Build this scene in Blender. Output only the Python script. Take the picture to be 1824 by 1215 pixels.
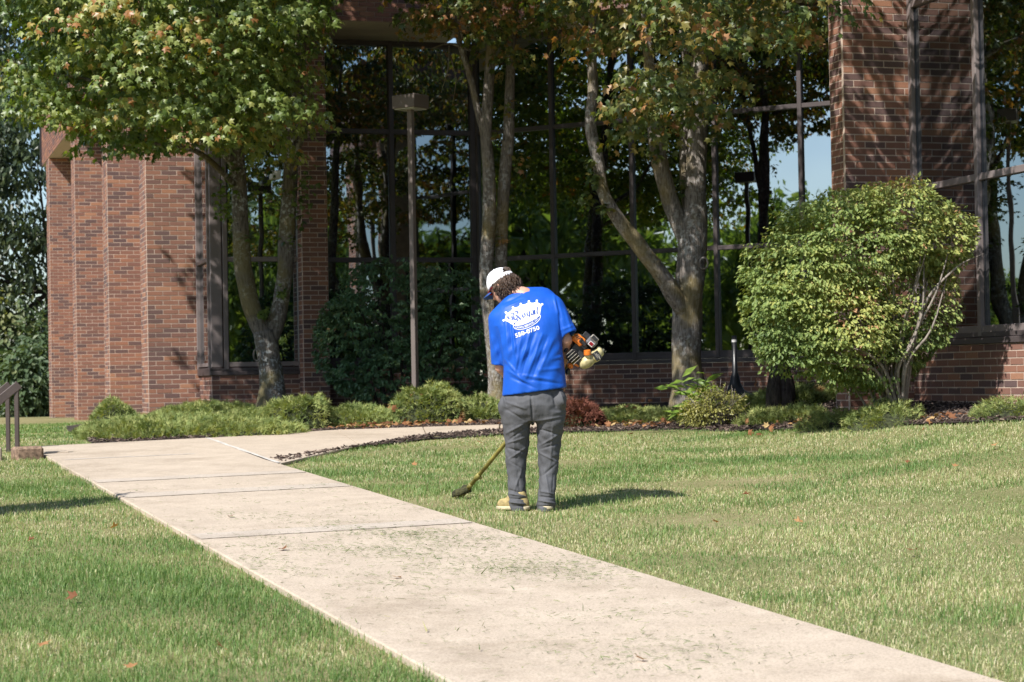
import bpy, math, random
import numpy as np
from mathutils import Vector, Matrix
from mathutils.bvhtree import BVHTree

rng = np.random.default_rng(7)
random.seed(7)
SC = bpy.context.scene
for o in list(bpy.data.objects):
    bpy.data.objects.remove(o)

# ------------------------------------------------------------------ camera
EYE = 1.43                      # camera height above the path at its foot
FPX = 3500.0                    # focal length in photograph pixels (1824 wide)
PITCH = math.atan(66.5 / FPX)
ROLL = math.radians(1.05)
Fv = np.array([0, math.cos(PITCH), math.sin(PITCH)])
_R0 = np.array([1.0, 0, 0]); _U0 = np.array([0, -math.sin(PITCH), math.cos(PITCH)])
Rv = math.cos(ROLL) * _R0 - math.sin(ROLL) * _U0
Uv = math.sin(ROLL) * _R0 + math.cos(ROLL) * _U0
EYEV = np.array([0, 0, EYE])
cam_d = bpy.data.cameras.new("camera")
cam = bpy.data.objects.new("camera", cam_d)
SC.collection.objects.link(cam)
cam.matrix_world = Matrix(((Rv[0], Uv[0], -Fv[0], 0), (Rv[1], Uv[1], -Fv[1], 0), (Rv[2], Uv[2], -Fv[2], EYE), (0, 0, 0, 1)))
cam_d.sensor_width = 36.0
cam_d.lens = 36.0 * FPX / 1824.0
cam_d.clip_start = 0.1
cam_d.clip_end = 2000
cam_d.dof.use_dof = True
cam_d.dof.focus_distance = 13.9
cam_d.dof.aperture_fstop = 5.6
SC.camera = cam

# ------------------------------------------------------------------ sky, sun, exposure
SUN_AZ = math.radians(40)       # sun stands behind the camera, this far to the left
SUN_EL = math.radians(47)
world = bpy.data.worlds.new("World")
SC.world = world
world.use_nodes = True
wn = world.node_tree
bg = wn.nodes["Background"]
sky = wn.nodes.new("ShaderNodeTexSky")
sky.sky_type = 'NISHITA'
sky.sun_disc = False
sky.sun_elevation = SUN_EL
sky.sun_rotation = math.pi + SUN_AZ
sky.dust_density = 0.7
sky.ozone_density = 2.2
wn.links.new(sky.outputs[0], bg.inputs[0])
bg.inputs[1].default_value = 0.105
sun_d = bpy.data.lights.new("sun", 'SUN')
sun_d.energy = 5.0
sun_d.angle = math.radians(0.53)
sun_d.color = (1.0, 0.965, 0.91)
sun = bpy.data.objects.new("sun", sun_d)
SC.collection.objects.link(sun)
to_sun = Vector((-math.sin(SUN_AZ) * math.cos(SUN_EL), -math.cos(SUN_AZ) * math.cos(SUN_EL), math.sin(SUN_EL)))
sun.rotation_euler = to_sun.to_track_quat('Z', 'Y').to_euler()
sun.location = to_sun * 60
vs = SC.view_settings
vs.view_transform = 'Standard'
vs.look = 'None'
vs.exposure = 0.62
vs.gamma = 1.0
vs.use_curve_mapping = False
SC.cycles.use_denoising = True
SC.cycles.max_bounces = 8
SC.cycles.glossy_bounces = 4
SC.cycles.transmission_bounces = 4
SC.cycles.caustics_reflective = False
SC.cycles.caustics_refractive = False
SC.cycles.sample_clamp_indirect = 6.0

# ------------------------------------------------------------------ projection helpers (survey of the photograph)
def ray(px, py):
    d = Fv * FPX + Rv * (px - 912.0) - Uv * (py - 607.5)
    return d / d[1]
def P(px, py, d):
    return ray(px, py) * d + EYEV
def proj(V):
    V = np.asarray(V, float) - EYEV
    w = V @ Fv
    w = np.where(np.abs(w) < 1e-6, 1e-6, w)
    return np.stack([912 + FPX * (V @ Rv) / w, 607.5 - FPX * (V @ Uv) / w], -1)
def sstep(x, a, b):
    t = np.clip((np.asarray(x, float) - a) / (b - a), 0, 1)
    return t * t * (3 - 2 * t)
def gz(x, y):
    """height of the ground"""
    x = np.asarray(x, float); y = np.asarray(y, float)
    near = .0357 * np.clip(y, -25, 22.5)
    zc = near + .02 * np.clip(y - 22.5, 0, 9)
    zl = near - .0055 * np.clip(y - 22.5, 0, 40)
    w = sstep(x, -8.5, -4.0)
    z = zl * (1 - w) + zc * w
    z = z + .30 * sstep(x, 1.8, 5.2) * sstep(y, 12, 18.5)
    return z
def ground_at(px, py):
    d = ray(px, py); t = 8.0
    for _ in range(60):
        q = d * t + EYEV
        e = q[2] - float(gz(q[0], q[1]))
        t += e * 4.0
        if t > 200: break
    q = d * t + EYEV
    return np.array([q[0], q[1], float(gz(q[0], q[1]))])
def in_poly(pts, poly):
    pts = np.asarray(pts, float); poly = np.asarray(poly, float)
    x, y = pts[:, 0], pts[:, 1]
    ins = np.zeros(len(pts), bool)
    j = len(poly) - 1
    for i in range(len(poly)):
        xi, yi = poly[i]; xj, yj = poly[j]
        c = ((yi > y) != (yj > y)) & (x < (xj - xi) * (y - yi) / (yj - yi + 1e-12) + xi)
        ins ^= c
        j = i
    return ins
def vnoise(p, s, seed=0):
    """cheap smooth noise on 2-D or 3-D points, about -1..1"""
    p = np.asarray(p, float) * s
    r = np.random.default_rng(seed + 100)
    out = np.zeros(len(p))
    for k in range(6):
        a = r.normal(size=p.shape[1]); a /= np.linalg.norm(a)
        fq = r.uniform(.6, 1.7)
        b = r.normal(size=p.shape[1]) * 1.3
        out += np.sin(p @ a * 6.283 * fq + r.uniform(0, 6.28) + 1.2 * np.sin(p @ b * 2.0 + r.uniform(0, 6.28)))
    return out / 3.2

# ------------------------------------------------------------------ mesh helpers
def mesh_data(name, V, F, mat=None, smooth=False, tone=None):
    V = np.ascontiguousarray(V, np.float32)
    me = bpy.data.meshes.new(name)
    if isinstance(F, (list, tuple)):
        Fs = [np.asarray(f, np.int32) for f in F if len(f)]
    else:
        Fs = [np.asarray(F, np.int32)]
    nl = sum(f.size for f in Fs); npoly = sum(len(f) for f in Fs)
    me.vertices.add(len(V)); me.vertices.foreach_set("co", V.ravel())
    me.loops.add(nl); me.polygons.add(npoly)
    me.loops.foreach_set("vertex_index", np.concatenate([f.ravel() for f in Fs]).astype(np.int32))
    starts = []; off = 0
    for f in Fs:
        k = f.shape[1]
        starts.append(off + np.arange(len(f)) * k); off += f.size
    me.polygons.foreach_set("loop_start", np.concatenate(starts).astype(np.int32))
    me.polygons.foreach_set("use_smooth", np.full(npoly, bool(smooth)))
    if tone is not None:
        a = me.attributes.new("tone", 'FLOAT', 'POINT')
        a.data.foreach_set("value", np.ascontiguousarray(tone, np.float32))
    me.update(calc_edges=True)
    if mat: me.materials.append(mat)
    return me
def link(o, parent=None):
    SC.collection.objects.link(o)
    if parent is not None:
        o.parent = parent
    return o
def obj(name, V, F, mat, parent=None, smooth=False, tone=None, kind=None, origin=True):
    """one mesh object; V in world metres. Parents are Empties or meshes at unrotated places."""
    V = np.asarray(V, float)
    base = parent_origin(parent)
    o = bpy.data.objects.new(name, mesh_data(name, V - base, F, mat, smooth, tone))
    link(o, parent)
    if kind: o["kind"] = kind
    return o
_ORG = {}
def parent_origin(p):
    if p is None: return np.zeros(3)
    return _ORG.get(p.name, np.zeros(3))
def thing(name, label, cat, loc, group=None):
    e = bpy.data.objects.new(name, None)
    e.empty_display_size = .2
    e.location = loc
    link(e)
    _ORG[e.name] = np.array(loc, float)
    e["label"] = label; e["category"] = cat
    if group: e["group"] = group
    return e
def tag(o, label, cat, group=None):
    o["label"] = label; o["category"] = cat
    if group: o["group"] = group
    return o
def sub_origin(o, parent):
    _ORG[o.name] = parent_origin(parent)
    return o
class MB:
    """collects pieces for one mesh"""
    def __init__(s): s.V = []; s.F3 = []; s.F4 = []; s.n = 0; s.T = []
    def add(s, V, F, tone=0.5):
        V = np.asarray(V, float); F = np.asarray(F, int)
        (s.F3 if F.shape[1] == 3 else s.F4).append(F + s.n)
        s.V.append(V); s.n += len(V)
        s.T.append(np.broadcast_to(np.asarray(tone, float), (len(V),)))
        return s
    def box(s, c, ex, ey, ez, h, tone=0.5, bev=0.0):
        """oriented box: centre, three unit axes, half sizes"""
        c = np.asarray(c, float); A = np.array([ex, ey, ez], float)
        h = np.asarray(h, float)
        if bev > 0:
            return s.bbox(c, A, h, bev, tone)
        sg = np.array([[i, j, k] for i in (-1, 1) for j in (-1, 1) for k in (-1, 1)], float)
        V = c + (sg * h) @ A
        F = [[0, 1, 3, 2], [4, 6, 7, 5], [0, 4, 5, 1], [2, 3, 7, 6], [0, 2, 6, 4], [1, 5, 7, 3]]
        return s.add(V, F, tone)
    def bbox(s, c, A, h, b, tone):
        b = min(b, min(h) * .9)
        V = []; idx = {}
        for i in (-1, 1):
            for j in (-1, 1):
                for k in (-1, 1):
                    for ax in range(3):
                        q = np.array([i, j, k], float) * (h - b)
                        q[ax] = (i, j, k)[ax] * h[ax]
                        idx[(i, j, k, ax)] = len(V); V.append(q)
        V = np.array(V)
        F4 = []; F3 = []
        for ax in range(3):
            o1, o2 = [a for a in range(3) if a != ax]
            for sg in (-1, 1):
                qs = []
                for a, bb in ((-1, -1), (1, -1), (1, 1), (-1, 1)):
                    t = [0, 0, 0]; t[ax] = sg; t[o1] = a; t[o2] = bb
                    qs.append(idx[(t[0], t[1], t[2], ax)])
                F4.append(qs)
            for a in (-1, 1):
                for bb in (-1, 1):
                    t0 = [0, 0, 0]; t1 = [0, 0, 0]
                    t0[ax] = -1; t1[ax] = 1
                    t0[o1] = t1[o1] = a; t0[o2] = t1[o2] = bb
                    F4.append([idx[(*t0, o1)], idx[(*t1, o1)], idx[(*t1, o2)], idx[(*t0, o2)]])
        for i in (-1, 1):
            for j in (-1, 1):
                for k in (-1, 1):
                    F3.append([idx[(i, j, k, 0)], idx[(i, j, k, 1)], idx[(i, j, k, 2)]])
        # consistent outward winding
        def fix(F):
            out = []
            for f in F:
                q = V[f]
                nrm = np.cross(q[1] - q[0], q[2] - q[0])
                out.append(f if nrm @ q.mean(0) > 0 else f[::-1])
            return np.array(out)
        W = c + V @ A
        F4 = fix(F4); F3 = fix(F3)
        s.F4.append(F4 + s.n); s.F3.append(F3 + s.n)
        s.V.append(W); s.n += len(W)
        s.T.append(np.full(len(W), tone))
        return s
    def aabox(s, lo, hi, tone=0.5, bev=0.0):
        lo = np.asarray(lo, float); hi = np.asarray(hi, float)
        return s.box((lo + hi) / 2, (1, 0, 0), (0, 1, 0), (0, 0, 1), (hi - lo) / 2, tone, bev)
    def tube(s, pts, rad, sides=8, tone=0.5, cap=True, wob=0.0, seed=0):
        V, F, C = tube_arrays(pts, rad, sides, wob, seed)
        n0 = s.n
        s.add(V, F, tone)
        if cap:
            m = len(pts)
            for ring, rev in ((0, True), (m - 1, False)):
                ids = np.arange(sides) + ring * sides + n0
                s.V.append(V[ring * sides:(ring + 1) * sides].mean(0)[None]); s.T.append(np.full(1, tone if np.isscalar(tone) else .5)); ci = s.n; s.n += 1
                f = np.stack([np.full(sides, ci), ids, np.roll(ids, -1)], 1)
                s.F3.append(f[:, ::-1] if rev else f)
        return s
    def ell(s, c, A, r, nu=14, nv=9, tone=0.5):
        u = np.linspace(0, 2 * np.pi, nu, endpoint=False); v = np.linspace(0, np.pi, nv)
        vv, uu = np.meshgrid(v, u, indexing='ij')
        q = np.stack([np.sin(vv) * np.cos(uu), np.sin(vv) * np.sin(uu), np.cos(vv)], -1).reshape(-1, 3)
        V = np.asarray(c) + (q * np.asarray(r)) @ np.asarray(A, float)
        F = []
        for i in range(nv - 1):
            for j in range(nu):
                F.append([i * nu + j, (i + 1) * nu + j, (i + 1) * nu + (j + 1) % nu, i * nu + (j + 1) % nu])
        return s.add(V, F, tone)
    def build(s, name, mat, parent=None, smooth=False, tone=False, kind=None):
        V = np.concatenate(s.V)
        Fs = []
        if s.F3: Fs.append(np.concatenate(s.F3))
        if s.F4: Fs.append(np.concatenate(s.F4))
        return obj(name, V, Fs, mat, parent, smooth, np.concatenate(s.T) if tone else None, kind)
def tube_arrays(pts, rad, sides=8, wob=0.0, seed=0):
    pts = np.asarray(pts, float); n = len(pts)
    rad = np.broadcast_to(np.asarray(rad, float), (n,))
    T = np.gradient(pts, axis=0); T /= np.linalg.norm(T, axis=1)[:, None] + 1e-9
    up = np.array([0, 0, 1.0]) if abs(T[0][2]) < .9 else np.array([1.0, 0, 0])
    X = np.cross(up, T[0]); X /= np.linalg.norm(X)
    fr = []
    for i in range(n):
        X = X - T[i] * (X @ T[i]); X /= np.linalg.norm(X) + 1e-9
        fr.append((X.copy(), np.cross(T[i], X)))
    a = np.linspace(0, 2 * np.pi, sides, endpoint=False)
    r = np.random.default_rng(seed)
    V = []
    ph = r.uniform(0, 6.28, 4)
    for i in range(n):
        w = 1 + wob * (np.sin(2 * a + ph[0] + i * .5) * .5 + np.sin(3 * a + ph[1] - i * .8) * .4 + np.sin(5 * a + ph[2] + i * 1.3) * .3) if wob else np.ones(sides)
        V.append(pts[i] + rad[i] * (np.outer(np.cos(a) * w, fr[i][0]) + np.outer(np.sin(a) * w, fr[i][1])))
    V = np.concatenate(V)
    ii, jj = np.meshgrid(np.arange(n - 1), np.arange(sides), indexing='ij')
    j2 = (jj + 1) % sides
    F = np.stack([ii * sides + jj, ii * sides + j2, (ii + 1) * sides + j2, (ii + 1) * sides + jj], -1).reshape(-1, 4)
    return V, F, None
def smooth_path(pts, rad, m=6):
    """Catmull-Rom through points, radii interpolated"""
    pts = np.asarray(pts, float); rad = np.asarray(rad, float)
    p = np.vstack([2 * pts[0] - pts[1], pts, 2 * pts[-1] - pts[-2]])
    out = []; ro = []
    for i in range(len(pts) - 1):
        for t in np.linspace(0, 1, m, endpoint=False):
            a, b, c, d = p[i], p[i + 1], p[i + 2], p[i + 3]
            out.append(.5 * ((2 * b) + (c - a) * t + (2 * a - 5 * b + 4 * c - d) * t * t + (3 * b - a - 3 * c + d) * t ** 3))
            ro.append(rad[i] * (1 - t) + rad[i + 1] * t)
    out.append(pts[-1]); ro.append(rad[-1])
    return np.array(out), np.array(ro)

# ------------------------------------------------------------------ leaf clouds
def leaf_tpl(kind):
    """template: verts (k,3) x right, y along, z normal; triangles"""
    if kind == 'maple':
        tips = [(90, 1.0), (38, .92), (142, .92), (-12, .62), (192, .62)]
        notch = [(64, .52), (116, .52), (12, .45), (168, .45), (-60, .28), (240, .28)]
        al = sorted(tips + notch)
        V = [(0, .12, .05)] + [(math.cos(math.radians(a)) * r * .55, math.sin(math.radians(a)) * r * .55 + .12, -.10 * r * r) for a, r in al]
        n = len(al)
        F = [(0, 1 + i, 1 + (i + 1) % n) for i in range(n)]
    elif kind == 'lance':
        V = [(0, 0, 0), (-.17, .42, .05), (0, .5, -.03), (.17, .42, .05), (0, 1, -.12)]
        F = [(0, 2, 1), (0, 3, 2), (1, 2, 4), (2, 3, 4)]
    elif kind == 'oval':
        V = [(0, 0, 0), (-.27, .5, .06), (.27, .5, .06), (0, 1, -.08)]
        F = [(0, 3, 1), (0, 2, 3)]
    elif kind == 'sliver':
        V = [(-.05, 0, 0), (.05, .05, 0), (.04, .6, .03), (0, 1, 0)]
        F = [(0, 1, 2), (0, 2, 3)]
    elif kind == 'quad':
        V = [(-.36, 0, 0), (.36, .1, 0), (.42, .8, -.1), (-.3, 1, -.1)]
        F = [(0, 1, 2), (0, 2, 3)]
    elif kind == 'sprig':
        V = [(-.05, 0, 0), (.05, 0, 0), (0, 1, .05), (-.03, .25, 0), (-.03, .45, .03), (-.40, .72, .02), (.03, .3, 0), (.03, .5, .03), (.40, .8, -.02)]
        F = [(0, 1, 2), (3, 4, 5), (6, 8, 7)]
    return np.array(V, float), np.array(F, int)
def unit(v):
    v = np.asarray(v, float)
    return v / (np.linalg.norm(v, axis=-1, keepdims=True) + 1e-9)
def leaves(C, Y, Z, size, tone, kind):
    """C positions, Y leaf direction, Z approximate normal"""
    tv, tf = leaf_tpl(kind)
    Y = unit(Y); X = unit(np.cross(Y, Z)); Z = np.cross(X, Y)
    N = len(C); k = len(tv)
    size = np.broadcast_to(np.asarray(size, float), (N,))
    V = C[:, None, :] + size[:, None, None] * (tv[None, :, 0, None] * X[:, None] + tv[None, :, 1, None] * Y[:, None] + tv[None, :, 2, None] * Z[:, None])
    F = (tf[None] + (np.arange(N) * k)[:, None, None]).reshape(-1, 3)
    return V.reshape(-1, 3), F, np.repeat(np.broadcast_to(tone, (N,)), k)
def rdir(n, r=None):
    r = r or rng
    return unit(r.normal(size=(n, 3)))

# ------------------------------------------------------------------ materials
class NT:
    def __init__(s, name):
        s.m = bpy.data.materials.new(name); s.m.use_nodes = True
        s.t = s.m.node_tree; s.b = s.t.nodes["Principled BSDF"]; s.out = s.t.nodes["Material Output"]
    def n(s, typ, **kw):
        nd = s.t.nodes.new("ShaderNode" + typ)
        for k, v in kw.items():
            if k.startswith("i_"):
                key = k[2:]
                nd.inputs[int(key) if key.isdigit() else key.replace("_", " ")].default_value = v
            else: setattr(nd, k, v)
        return nd
    def l(s, a, b): s.t.links.new(a, b)
    def ramp(s, fac, stops, interp='LINEAR'):
        r = s.n("ValToRGB"); cr = r.color_ramp; cr.interpolation = interp
        while len(cr.elements) < len(stops): cr.elements.new(.5)
        for e, (p, c) in zip(cr.elements, stops):
            e.position = p; e.color = (*c, 1) if len(c) == 3 else c
        s.l(fac, r.inputs[0]); return r
    def mix(s, fac, a, b, typ='MIX'):
        m = s.n("Mix", data_type='RGBA', blend_type=typ)
        for i, v in ((0, fac), (6, a), (7, b)):
            if hasattr(v, "links"): s.l(v, m.inputs[i])
            else: m.inputs[i].default_value = v if i == 0 else (*v, 1)
        return m.outputs[2]
    def noise(s, scale, detail=4, rough=.55, vec=None, dim='3D'):
        x = s.n("TexNoise", i_Scale=scale, i_Detail=detail, i_Roughness=rough)
        if vec is None:
            vec = s.coord()
        s.l(vec, x.inputs["Vector"]); return x.outputs["Fac"]
    def coord(s):
        if not hasattr(s, "_pos"):
            s._pos = s.n("NewGeometry").outputs["Position"]
        return s._pos
    def math(s, op, a, b=None):
        m = s.n("Math", operation=op)
        for i, v in ((0, a), (1, b)):
            if v is None: continue
            if hasattr(v, "links"): s.l(v, m.inputs[i])
            else: m.inputs[i].default_value = v
        return m.outputs[0]
    def bump(s, h, strength=.3, dist=.01):
        b = s.n("Bump", i_Strength=strength, i_Distance=dist)
        s.l(h, b.inputs["Height"]); s.l(b.outputs[0], s.b.inputs["Normal"]); return b
    def base(s, c):
        if hasattr(c, "links"): s.l(c, s.b.inputs["Base Color"])
        else: s.b.inputs["Base Color"].default_value = (*c, 1)
    def set(s, rough=None, metal=None, spec=None):
        if rough is not None: s.b.inputs["Roughness"].default_value = rough
        if metal is not None: s.b.inputs["Metallic"].default_value = metal
        if spec is not None: s.b.inputs["Specular IOR Level"].default_value = spec
        return s
def plain(name, c, rough=.6, metal=0, var=.12, scale=6., bump=0, bscale=60, bdist=.003, spec=.4):
    t = NT(name).set(rough, metal, spec)
    nz = t.noise(scale, 5)
    lo = tuple(max(0, x * (1 - var * 1.6)) for x in c); hi = tuple(x * (1 + var) for x in c)
    t.base(t.ramp(nz, [(.3, lo), (.7, hi)]).outputs[0])
    if bump:
        t.bump(t.noise(bscale, 4), bump, bdist)
    return t.m
def leafmat(name, stops, trans=.35, rough=.42, gloss=.5, tint=(1.25, 1.2, .45)):
    t = NT(name).set(rough, 0, gloss)
    a = t.n("Attribute", attribute_name="tone").outputs["Fac"]
    col = t.ramp(a, stops).outputs[0]
    t.base(col)
    tr = t.n("BsdfTranslucent")
    t.l(t.mix(1.0, col, tint, 'MULTIPLY'), tr.inputs[0])
    mx = t.n("MixShader", i_0=trans)
    t.l(t.b.outputs[0], mx.inputs[1]); t.l(tr.outputs[0], mx.inputs[2]); t.l(mx.outputs[0], t.out.inputs[0])
    return t.m
M = {}
def brick_material():
    t = NT("brick").set(.85, 0, .25)
    oi = t.n("ObjectInfo").outputs["Random"]; ri = t.n("NewGeometry").outputs["Random Per Island"]
    fr = t.math('FRACT', t.math('ADD', oi, ri))
    c = t.ramp(fr, [(0, (.085, .062, .066)), (.18, (.115, .077, .076)), (.25, (.18, .092, .074)), (.50, (.24, .116, .082)), (.75, (.30, .143, .094)), (.90, (.35, .16, .092)), (.96, (.40, .19, .105)), (1, (.45, .23, .13))]).outputs[0]
    big = t.noise(.55, 3)
    c = t.mix(.35, c, t.ramp(big, [(.35, (.17, .11, .10)), (.65, (.29, .15, .11))]).outputs[0])
    fine = t.noise(160, 3)
    c = t.mix(.55, c, t.ramp(fine, [(.3, (.55, .55, .55)), (.7, (1.25, 1.2, 1.15))]).outputs[0], 'MULTIPLY')
    t.base(c); t.bump(t.noise(120, 5), .35, .003)
    return t.m
M['brick'] = brick_material()
M['mortar'] = plain("mortar", (.51, .40, .325), .95, var=.15, scale=8, bump=.4, bscale=150)
M['frame'] = plain("bronze_frame", (.075, .060, .060), .45, .0, var=.12, scale=3, spec=.5)
M['frame_sunlit'] = plain("sunlit_frame", (.20, .165, .158), .45, .0, var=.08, scale=3)  # lighter copy of the frame colour, sunlight on the bays put into it
M['frame_dark'] = plain("dark_frame", (.045, .042, .046), .35, .3, var=.12, scale=3, spec=.5)
M['soffit'] = plain("soffit_paint", (.62, .55, .46), .7, var=.06)
def glass_material():
    t = NT("reflective_glass").set(.012, 1.0, .5)
    t.base(t.ramp(t.noise(.8, 2), [(.3, (.34, .39, .43)), (.7, (.39, .44, .48))]).outputs[0])
    w = t.noise(1.3, 1)
    t.bump(w, .04, .05)
    return t.m
M['glass'] = glass_material()
def concrete_material(name, c1, c2, stain=.5):
    t = NT(name).set(.9, 0, .2)
    a = t.ramp(t.noise(3.2, 7, .7), [(.3, c1), (.72, c2)]).outputs[0]
    sp = t.noise(95, 3)
    a = t.mix(.35, a, t.ramp(sp, [(.36, (.40, .38, .35)), (.5, (1, 1, 1)), (.66, (1.35, 1.32, 1.3))]).outputs[0], 'MULTIPLY')
    st = t.noise(.9, 7, .75)
    a = t.mix(stain, a, t.ramp(st, [(.34, (.58, .55, .50)), (.50, (1, 1, 1))]).outputs[0], 'MULTIPLY')
    t.base(a); t.bump(t.noise(260, 4), .35, .004)
    return t.m
M['concrete'] = concrete_material("path_concrete", (.415, .342, .267), (.53, .442, .347), .5)
M['patch'] = concrete_material("patch_concrete", (.43, .368, .302), (.50, .432, .36), .5)
M['joint'] = plain("joint_filler", (.56, .52, .47), .9, var=.2, scale=12)
M['joint_dark'] = plain("joint_grit", (.26, .21, .155), .95, var=.3, scale=20)
def soil_material():
    t = NT("lawn_soil").set(1, 0, .1)
    a = t.ramp(t.noise(.45, 5), [(.3, (.17, .185, .075)), (.55, (.26, .235, .115)), (.75, (.34, .29, .17))]).outputs[0]
    a = t.mix(.6, a, t.ramp(t.noise(70, 4), [(.3, (.5, .5, .5)), (.7, (1.3, 1.3, 1.3))]).outputs[0], 'MULTIPLY')
    t.base(a); t.bump(t.noise(90, 5), .8, .02)
    return t.m
M['soil'] = soil_material()
M['mulch'] = plain("mulch", (.060, .043, .035), 1, var=.6, scale=30, bump=1, bscale=45, bdist=.03)
def chip_material():
    t = NT("mulch_chip").set(.95, 0, .2)
    ri = t.n("NewGeometry").outputs["Random Per Island"]
    t.base(t.ramp(ri, [(0, (.030, .022, .020)), (.5, (.075, .052, .043)), (.85, (.15, .11, .09)), (1, (.30, .23, .18))]).outputs[0])
    return t.m
M['chip'] = chip_material()
def bark_material(name, base, lichen, yellow, k=.5):
    t = NT(name).set(.95, 0, .15)
    mp = t.n("Mapping"); mp.inputs["Scale"].default_value = (1, 1, .18)
    t.l(t.coord(), mp.inputs["Vector"])
    f = t.noise(52, 6, .65, mp.outputs[0])
    lo = tuple(x * .38 for x in base); hi = tuple(x * 1.35 for x in base)
    c = t.ramp(f, [(.36, lo), (.5, base), (.64, hi)]).outputs[0]
    li = t.noise(19, 4, .6); big = t.noise(2.1, 3)
    m1 = t.math('MULTIPLY', t.ramp(li, [(.52, (0, 0, 0)), (.58, (1, 1, 1))]).outputs[0], t.ramp(big, [(.42, (0, 0, 0)), (.56, (1, 1, 1))]).outputs[0])
    c = t.mix(t.math('MULTIPLY', m1, k), c, lichen)
    y = t.ramp(t.noise(1.7, 4), [(.50, (0, 0, 0)), (.62, (1, 1, 1))]).outputs[0]
    c = t.mix(t.math('MULTIPLY', y, k), c, yellow)
    t.base(c); t.bump(f, 1.0, .035)
    return t.m
M['bark'] = bark_material("maple_bark", (.165, .145, .125), (.54, .56, .55), (.185, .155, .065), .7)
M['bark_grey'] = bark_material("grey_bark", (.215, .188, .165), (.50, .50, .48), (.26, .20, .07), .6)
M['bark_dark'] = bark_material("dark_bark", (.055, .045, .040), (.10, .09, .08), (.07, .06, .03), .3)
M['twig'] = plain("grey_twig", (.24, .205, .175), .9, var=.25, scale=20)
M['maple'] = leafmat("maple_leaf", [(0, (.028, .052, .012)), (.3, (.066, .112, .026)), (.6, (.145, .197, .050)), (.85, (.265, .300, .085)), (.95, (.36, .29, .08)), (1, (.34, .16, .06))], .34, tint=(1.5, 1.6, .35))
M['maple_turn'] = leafmat("turning_maple_leaf", [(0, (.026, .050, .014)), (.3, (.062, .100, .025)), (.55, (.125, .155, .040)), (.72, (.23, .19, .05)), (.86, (.32, .17, .06)), (1, (.38, .19, .09))], .36, tint=(1.5, 1.4, .4))
M['burning'] = leafmat("burning_bush_leaf", [(0, (.07, .12, .035)), (.4, (.19, .26, .080)), (.7, (.34, .385, .12)), (.93, (.46, .45, .14)), (1, (.44, .24, .12))], .28, .5, .3)
M['darkbush'] = leafmat("dark_bush_leaf", [(0, (.045, .100, .048)), (.5, (.090, .175, .078)), (.9, (.16, .23, .095)), (1, (.26, .18, .08))], .2, .4)
M['juniper'] = leafmat("juniper_sprig", [(0, (.055, .085, .028)), (.4, (.170, .225, .075)), (.75, (.29, .34, .115)), (.9, (.38, .40, .15)), (1, (.44, .23, .11))], .28, .7, .2)
M['juniper_shade_core'] = plain("juniper_shade_core", (.042, .050, .020), 1, var=.5, scale=20)  # dark body under the sprigs, shade of the gaps put into its colour
M['fartree'] = leafmat("far_tree_leaf", [(0, (.030, .046, .022)), (.5, (.060, .088, .036)), (1, (.14, .16, .05))], .35)
M['farshrub'] = leafmat("far_shrub_leaf", [(0, (.06, .10, .05)), (.6, (.12, .17, .08)), (1, (.25, .26, .12))], .35)
M['willow'] = leafmat("willow_leaf", [(0, (.08, .13, .035)), (.6, (.16, .22, .06)), (1, (.28, .31, .09))], .58, tint=(1.4, 1.4, .5))
M['seedling'] = leafmat("seedling_leaf", [(0, (.12, .22, .04)), (.6, (.24, .38, .06)), (1, (.40, .48, .10))], .4)
M['drygold'] = leafmat("gold_small_leaf", [(0, (.15, .16, .05)), (.5, (.34, .33, .10)), (1, (.52, .46, .16))], .35)
M['deadred'] = leafmat("dead_red_sprig", [(0, (.075, .030, .024)), (.5, (.16, .062, .045)), (1, (.26, .11, .075))], .15, .9, .1)
M['grass'] = leafmat("grass_blade", [(0, (.072, .145, .040)), (.3, (.150, .250, .072)), (.55, (.26, .350, .125)), (.72, (.45, .45, .22)), (.86, (.60, .53, .34)), (1, (.72, .64, .47))], .36, .5, .35, tint=(1.2, 1.3, .6))
M['litter'] = leafmat("fallen_leaf", [(0, (.10, .045, .022)), (.4, (.24, .10, .045)), (.75, (.38, .20, .09)), (1, (.50, .36, .17))], .2, .7, .2)
M['clipping'] = leafmat("grass_clipping", [(0, (.06, .11, .03)), (.5, (.16, .22, .07)), (1, (.40, .37, .18))], .25, .7, .2)
M['rail'] = plain("brown_rail_paint", (.085, .064, .058), .45, .1, var=.1, scale=6)
M['pole'] = plain("taupe_pole_paint", (.165, .135, .122), .5, .1, var=.06, scale=4)
M['lens'] = plain("lamp_lens", (.55, .55, .48), .25, var=.05)
M['blackplastic'] = plain("black_plastic", (.018, .019, .022), .35, var=.2, spec=.5)
M['whitepaint'] = plain("white_paint", (.75, .74, .72), .5, var=.04)

# ================================================================== SETTING
def poly_area_fan(poly):
    return np.array([[0, i, i + 1] for i in range(1, len(poly) - 1)])
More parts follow.
